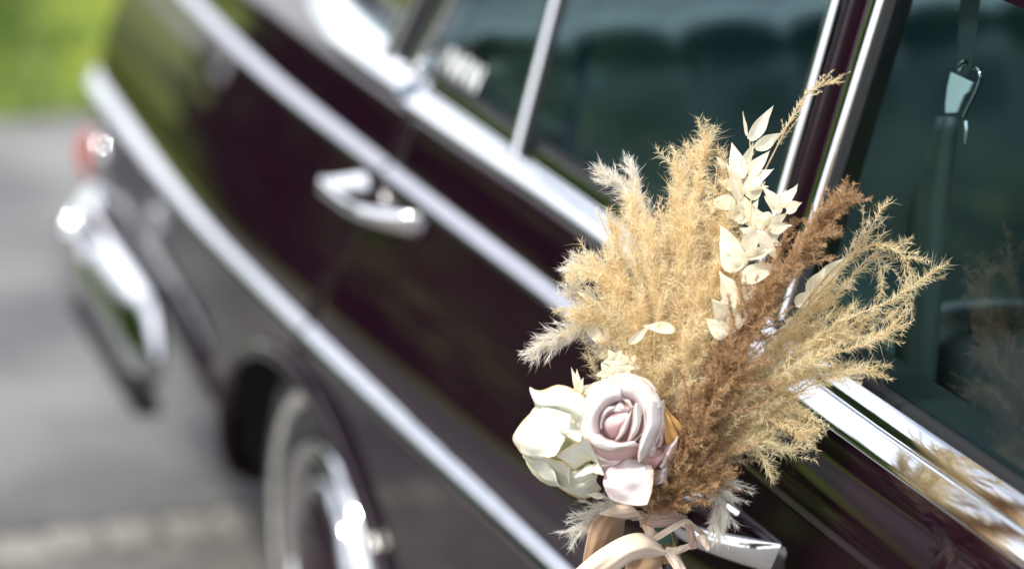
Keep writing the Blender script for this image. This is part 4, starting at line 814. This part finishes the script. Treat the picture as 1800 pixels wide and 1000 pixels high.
WHP = [
 ([([(240, 672), (280, 790), (365, 878), (450, 914), (545, 902), (600, 850)], [.070, .066, .062, .060, .060, .062], 1.0), ([(320, 680), (370, 770), (430, 830), (500, 850), (570, 815)], .084, .7), ([(420, 690), (470, 740), (520, 770), (580, 770)], .088, .45)]),
 ([([(300, 800), (370, 850), (450, 872), (540, 850)], .076, .5), ([(280, 740), (360, 790), (450, 810), (550, 790)], .088, .62), ([(300, 700), (370, 740), (450, 755), (540, 740)], .094, .98)]),
 ([([(93, 605), (108, 668), (190, 742), (240, 802), (312, 842)], .066, .6), ([(160, 620), (190, 680), (250, 740), (300, 800), (340, 845)], .082, .7), ([(225, 640), (262, 690), (300, 745), (322, 800), (335, 845)], .098, .98)]),
 ([([(188, 350), (100, 438), (44, 530), (68, 592), (110, 650), (215, 672)], [.078, .070, .066, .070, .078, .090], .99), ([(240, 345), (175, 440), (130, 530), (150, 600), (195, 645), (250, 668)], [.106, .098, .096, .098, .098, .104], .86), ([(320, 362), (290, 450), (255, 530), (245, 590), (255, 635), (280, 660)], [.114, .108, .107, .107, .108, .112], .78), ([(410, 395), (395, 480), (365, 560), (335, 610), (310, 640), (300, 652)], [.114, .112, .112, .113, .116, .118], .9)]),
 ([([(296, 452), (345, 508), (400, 535), (460, 556)], .119, .97), ([(370, 430), (410, 480), (450, 510), (485, 530)], .108, .7), ([(440, 400), (480, 440), (510, 480), (525, 520)], .092, .45)]),
 ([([(322, 648), (385, 600), (440, 568), (505, 552)], .122, .98), ([(365, 690), (430, 650), (490, 620), (550, 610)], .110, .7), ([(425, 742), (480, 705), (550, 690), (600, 735)], .098, .42)]),
 ([([(428, 795), (500, 772), (570, 768), (628, 772)], .110, 1.0), ([(450, 760), (510, 735), (560, 725), (600, 735)], .104, .66), ([(500, 715), (540, 700), (570, 695), (600, 700)], .096, .42)]),
 ([([(228, 658), (290, 668), (350, 686), (404, 722)], .114, 1.0), ([(258, 700), (310, 715), (360, 740), (400, 770)], .100, .66), ([(300, 760), (340, 775), (380, 800), (410, 830)], .088, .42)]),
 ([([(150, 222), (210, 236), (335, 198), (430, 232), (545, 300)], [.090, .090, .088, .086, .080], 1.0), ([(152, 250), (222, 288), (340, 255), (450, 300), (540, 350)], [.104, .098, .102, .098, .094], .85), ([(172, 305), (240, 325), (350, 325), (450, 370), (520, 410)], .106, .75), ([(186, 352), (260, 356), (360, 376), (440, 425), (490, 460)], .098, .55)]),
 ([([(500, 300), (520, 400), (510, 500), (520, 560)], .080, .6), ([(470, 300), (480, 400), (480, 500), (490, 570)], .094, .72), ([(428, 330), (438, 420), (446, 500), (470, 570)], .100, .95)]),
]
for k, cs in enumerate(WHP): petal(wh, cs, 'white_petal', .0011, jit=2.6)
# ochre dried petal by the pink rose, pale sepals over the white rose, green buds
sp = MB().tube([bp(1170, 770, .06), bp(1172, 740, .07)], .0007, 5).build('ochre_dry_leaf', 'dry_leaf', bq)
dm = LM[1].copy(); dm.materials.clear(); dm.materials.append(M['dry_leaf'])
place_leaf(sp, (1182, 785), (1172, 712), 34, .085, .092, me=dm, face=-cF + .5 * cR); place_leaf(sp, (1186, 770), (1166, 722), 24, .09, .10, me=dm, face=-cF - .6 * cR)
se = MB().tube([bp(1025, 700, .05), bp(1015, 672, .06)], .0009, 5).build('pale_sepal_cluster', 'twig', bq)
for a, b, w_ in (((1018, 690), (1004, 645), 10), ((1016, 690), (1014, 648), 12), ((1022, 690), (1047, 672), 14), ((1012, 694), (1026, 662), 14), ((1060, 872), (1030, 868), 10)): place_leaf(se, a, b, w_, .085, .09, face=-cF)
for x, y in ((1080, 632), (1068, 655), (1095, 658), (1076, 662), (1104, 640)):
    fl = MB(); c = bp(x, y, .075); rows = []
    for k in np.linspace(0, 1, 6):
        a = k * math.pi; rows.append([c + PX * 9 * (math.sin(a) * (cR * math.cos(q) + cU * math.sin(q)) - cF * math.cos(a)) for q in np.linspace(0, 6.283, 12, endpoint=False)])
    fl.grid(np.array(rows), True); fo = fl.build('green_bud', 'green', bq)
    for q in range(5):
        a = q * 1.257 + .4; place_leaf(fo, (x + 3 * math.cos(a), y + 3 * math.sin(a)), (x + 17 * math.cos(a), y + 17 * math.sin(a)), 13, .082, .088, name='petal', me=LM[2], face=-cF)

# stems gathered and taped, then the ribbon
for k in range(9):
    x = 1148 + k * 5; MB().tube(spline([bp(x, 880, .01 + .004 * (k % 3)), bp(1160 + k * 2, 925, .012 + .005 * (k % 3)), bp(1150 + k * 6, 990, .0)], 10), .0016, 6).build('stem', 'twig', bq)
MB().tube(spline([bp(1163, 905, .010), bp(1164, 925, .012), bp(1164, 950, .010)], 8), .012, 16).build('floral_tape', 'tape', bq)
bow = MB().tube(spline([bp(1112, 912, .030), bp(1122, 905, .036), bp(1132, 912, .038), bp(1128, 924, .034)], 10), [.002, .003, .004, .0045, .005, .005, .0045, .004, .003, .002], 10).build('ribbon_bow', 'ribbon_rose', bq)
def ribbon(e1, e2, name, mat, w1, w2, bulge=.004, n=28, crease=.0012, pleat=.4):
    A, Bq = spline([bp(*q, w1[min(i, len(w1) - 1)]) for i, q in enumerate(e1)], n), spline([bp(*q, w2[min(i, len(w2) - 1)]) for i, q in enumerate(e2)], n); k = 20
    rows = []
    for i, t in enumerate(np.linspace(0, 1, k)):
        off = -cF * (bulge * math.sin(math.pi * t)); wv = np.array([crease * (math.sin(5 * t + .35 * j) + pleat * math.sin(21 * t + .12 * j)) for j in range(n)])[:, None] * -cF
        rows.append(A + (Bq - A) * t + off + wv)
    o = MB().grid(np.array(rows)).build(name, mat, bow); s = o.modifiers.new('s', 'SOLIDIFY'); s.thickness = .0006; return o
ribbon([(1118, 902), (1088, 890), (1060, 902), (1040, 920), (1030, 955), (1024, 1000), (1030, 1045)], [(1122, 915), (1102, 912), (1098, 918), (1096, 935), (1084, 965), (1066, 1000), (1058, 1040)], 'bow_loop', 'ribbon_tan', (.034, .04, .045, .045, .045, .045), (.034, .03, .02, .02, .02, .02), .006)
ribbon([(1010, 1002), (1050, 968), (1094, 943), (1128, 937), (1150, 949), (1168, 966)], [(1014, 1050), (1062, 1022), (1104, 988), (1134, 979), (1154, 977), (1170, 974)], 'bow_loop', 'ribbon', (.075, .075, .07, .065, .055, .045), (.06, .065, .07, .065, .055, .045), .010)
ribbon([(1100, 984), (1130, 977), (1160, 976)], [(1096, 1050), (1136, 1046), (1172, 1030)], 'bow_loop', 'ribbon_tan', (.035, .035, .04), (.03, .03, .03), -.006)
ribbon([(1162, 968), (1178, 990), (1194, 1016)], [(1174, 962), (1196, 982), (1214, 1012)], 'bow_tail', 'ribbon', (.05, .05, .05), (.048, .048, .048), .004)
ribbon([(1108, 884), (1080, 888), (1052, 903)], [(1128, 906), (1100, 911), (1078, 908)], 'bow_fold', 'ribbon', (.045, .045, .045), (.04, .04, .04), .006)
ribbon([(1122, 908), (1150, 900), (1180, 899), (1208, 907)], [(1124, 917), (1152, 912), (1182, 909), (1206, 913)], 'knot_fold', 'ribbon_rose', (.036, .04, .04, .03), (.036, .044, .044, .03), .003, pleat=1.6)
ribbon([(1124, 916), (1152, 911), (1182, 908), (1206, 912)], [(1126, 925), (1150, 926), (1178, 924), (1200, 918)], 'knot_fold', 'ribbon_rose', (.040, .046, .046, .03), (.036, .040, .040, .03), .004, pleat=1.6)
ribbon([(1128, 922), (1136, 940), (1150, 950)], [(1142, 918), (1152, 932), (1166, 944)], 'knot_fold', 'ribbon', (.042, .044, .044), (.040, .042, .042), .003)
ribbon([(1146, 944), (1168, 930), (1190, 917), (1208, 912), (1222, 922), (1246, 940)], [(1152, 952), (1174, 938), (1194, 926), (1208, 920), (1218, 930), (1240, 945)], 'bow_band', 'ribbon', (.050, .048, .045, .042, .034, .022), (.052, .050, .048, .044, .036, .024), .002)
ribbon([(1170, 962), (1192, 960), (1216, 952)], [(1172, 973), (1194, 972), (1216, 962)], 'bow_band', 'ribbon', (.048, .046, .042), (.048, .046, .042), .002)
ribbon([(1200, 916), (1207, 936), (1214, 966)], [(1213, 914), (1221, 934), (1227, 962)], 'bow_band', 'ribbon_rose', (.040, .046, .044), (.038, .044, .042), .003)
ribbon([(1222, 944), (1230, 952), (1244, 968)], [(1230, 938), (1244, 944), (1247, 964)], 'bow_tail', 'ribbon', (.046, .046, .046), (.046, .046, .046), .003)
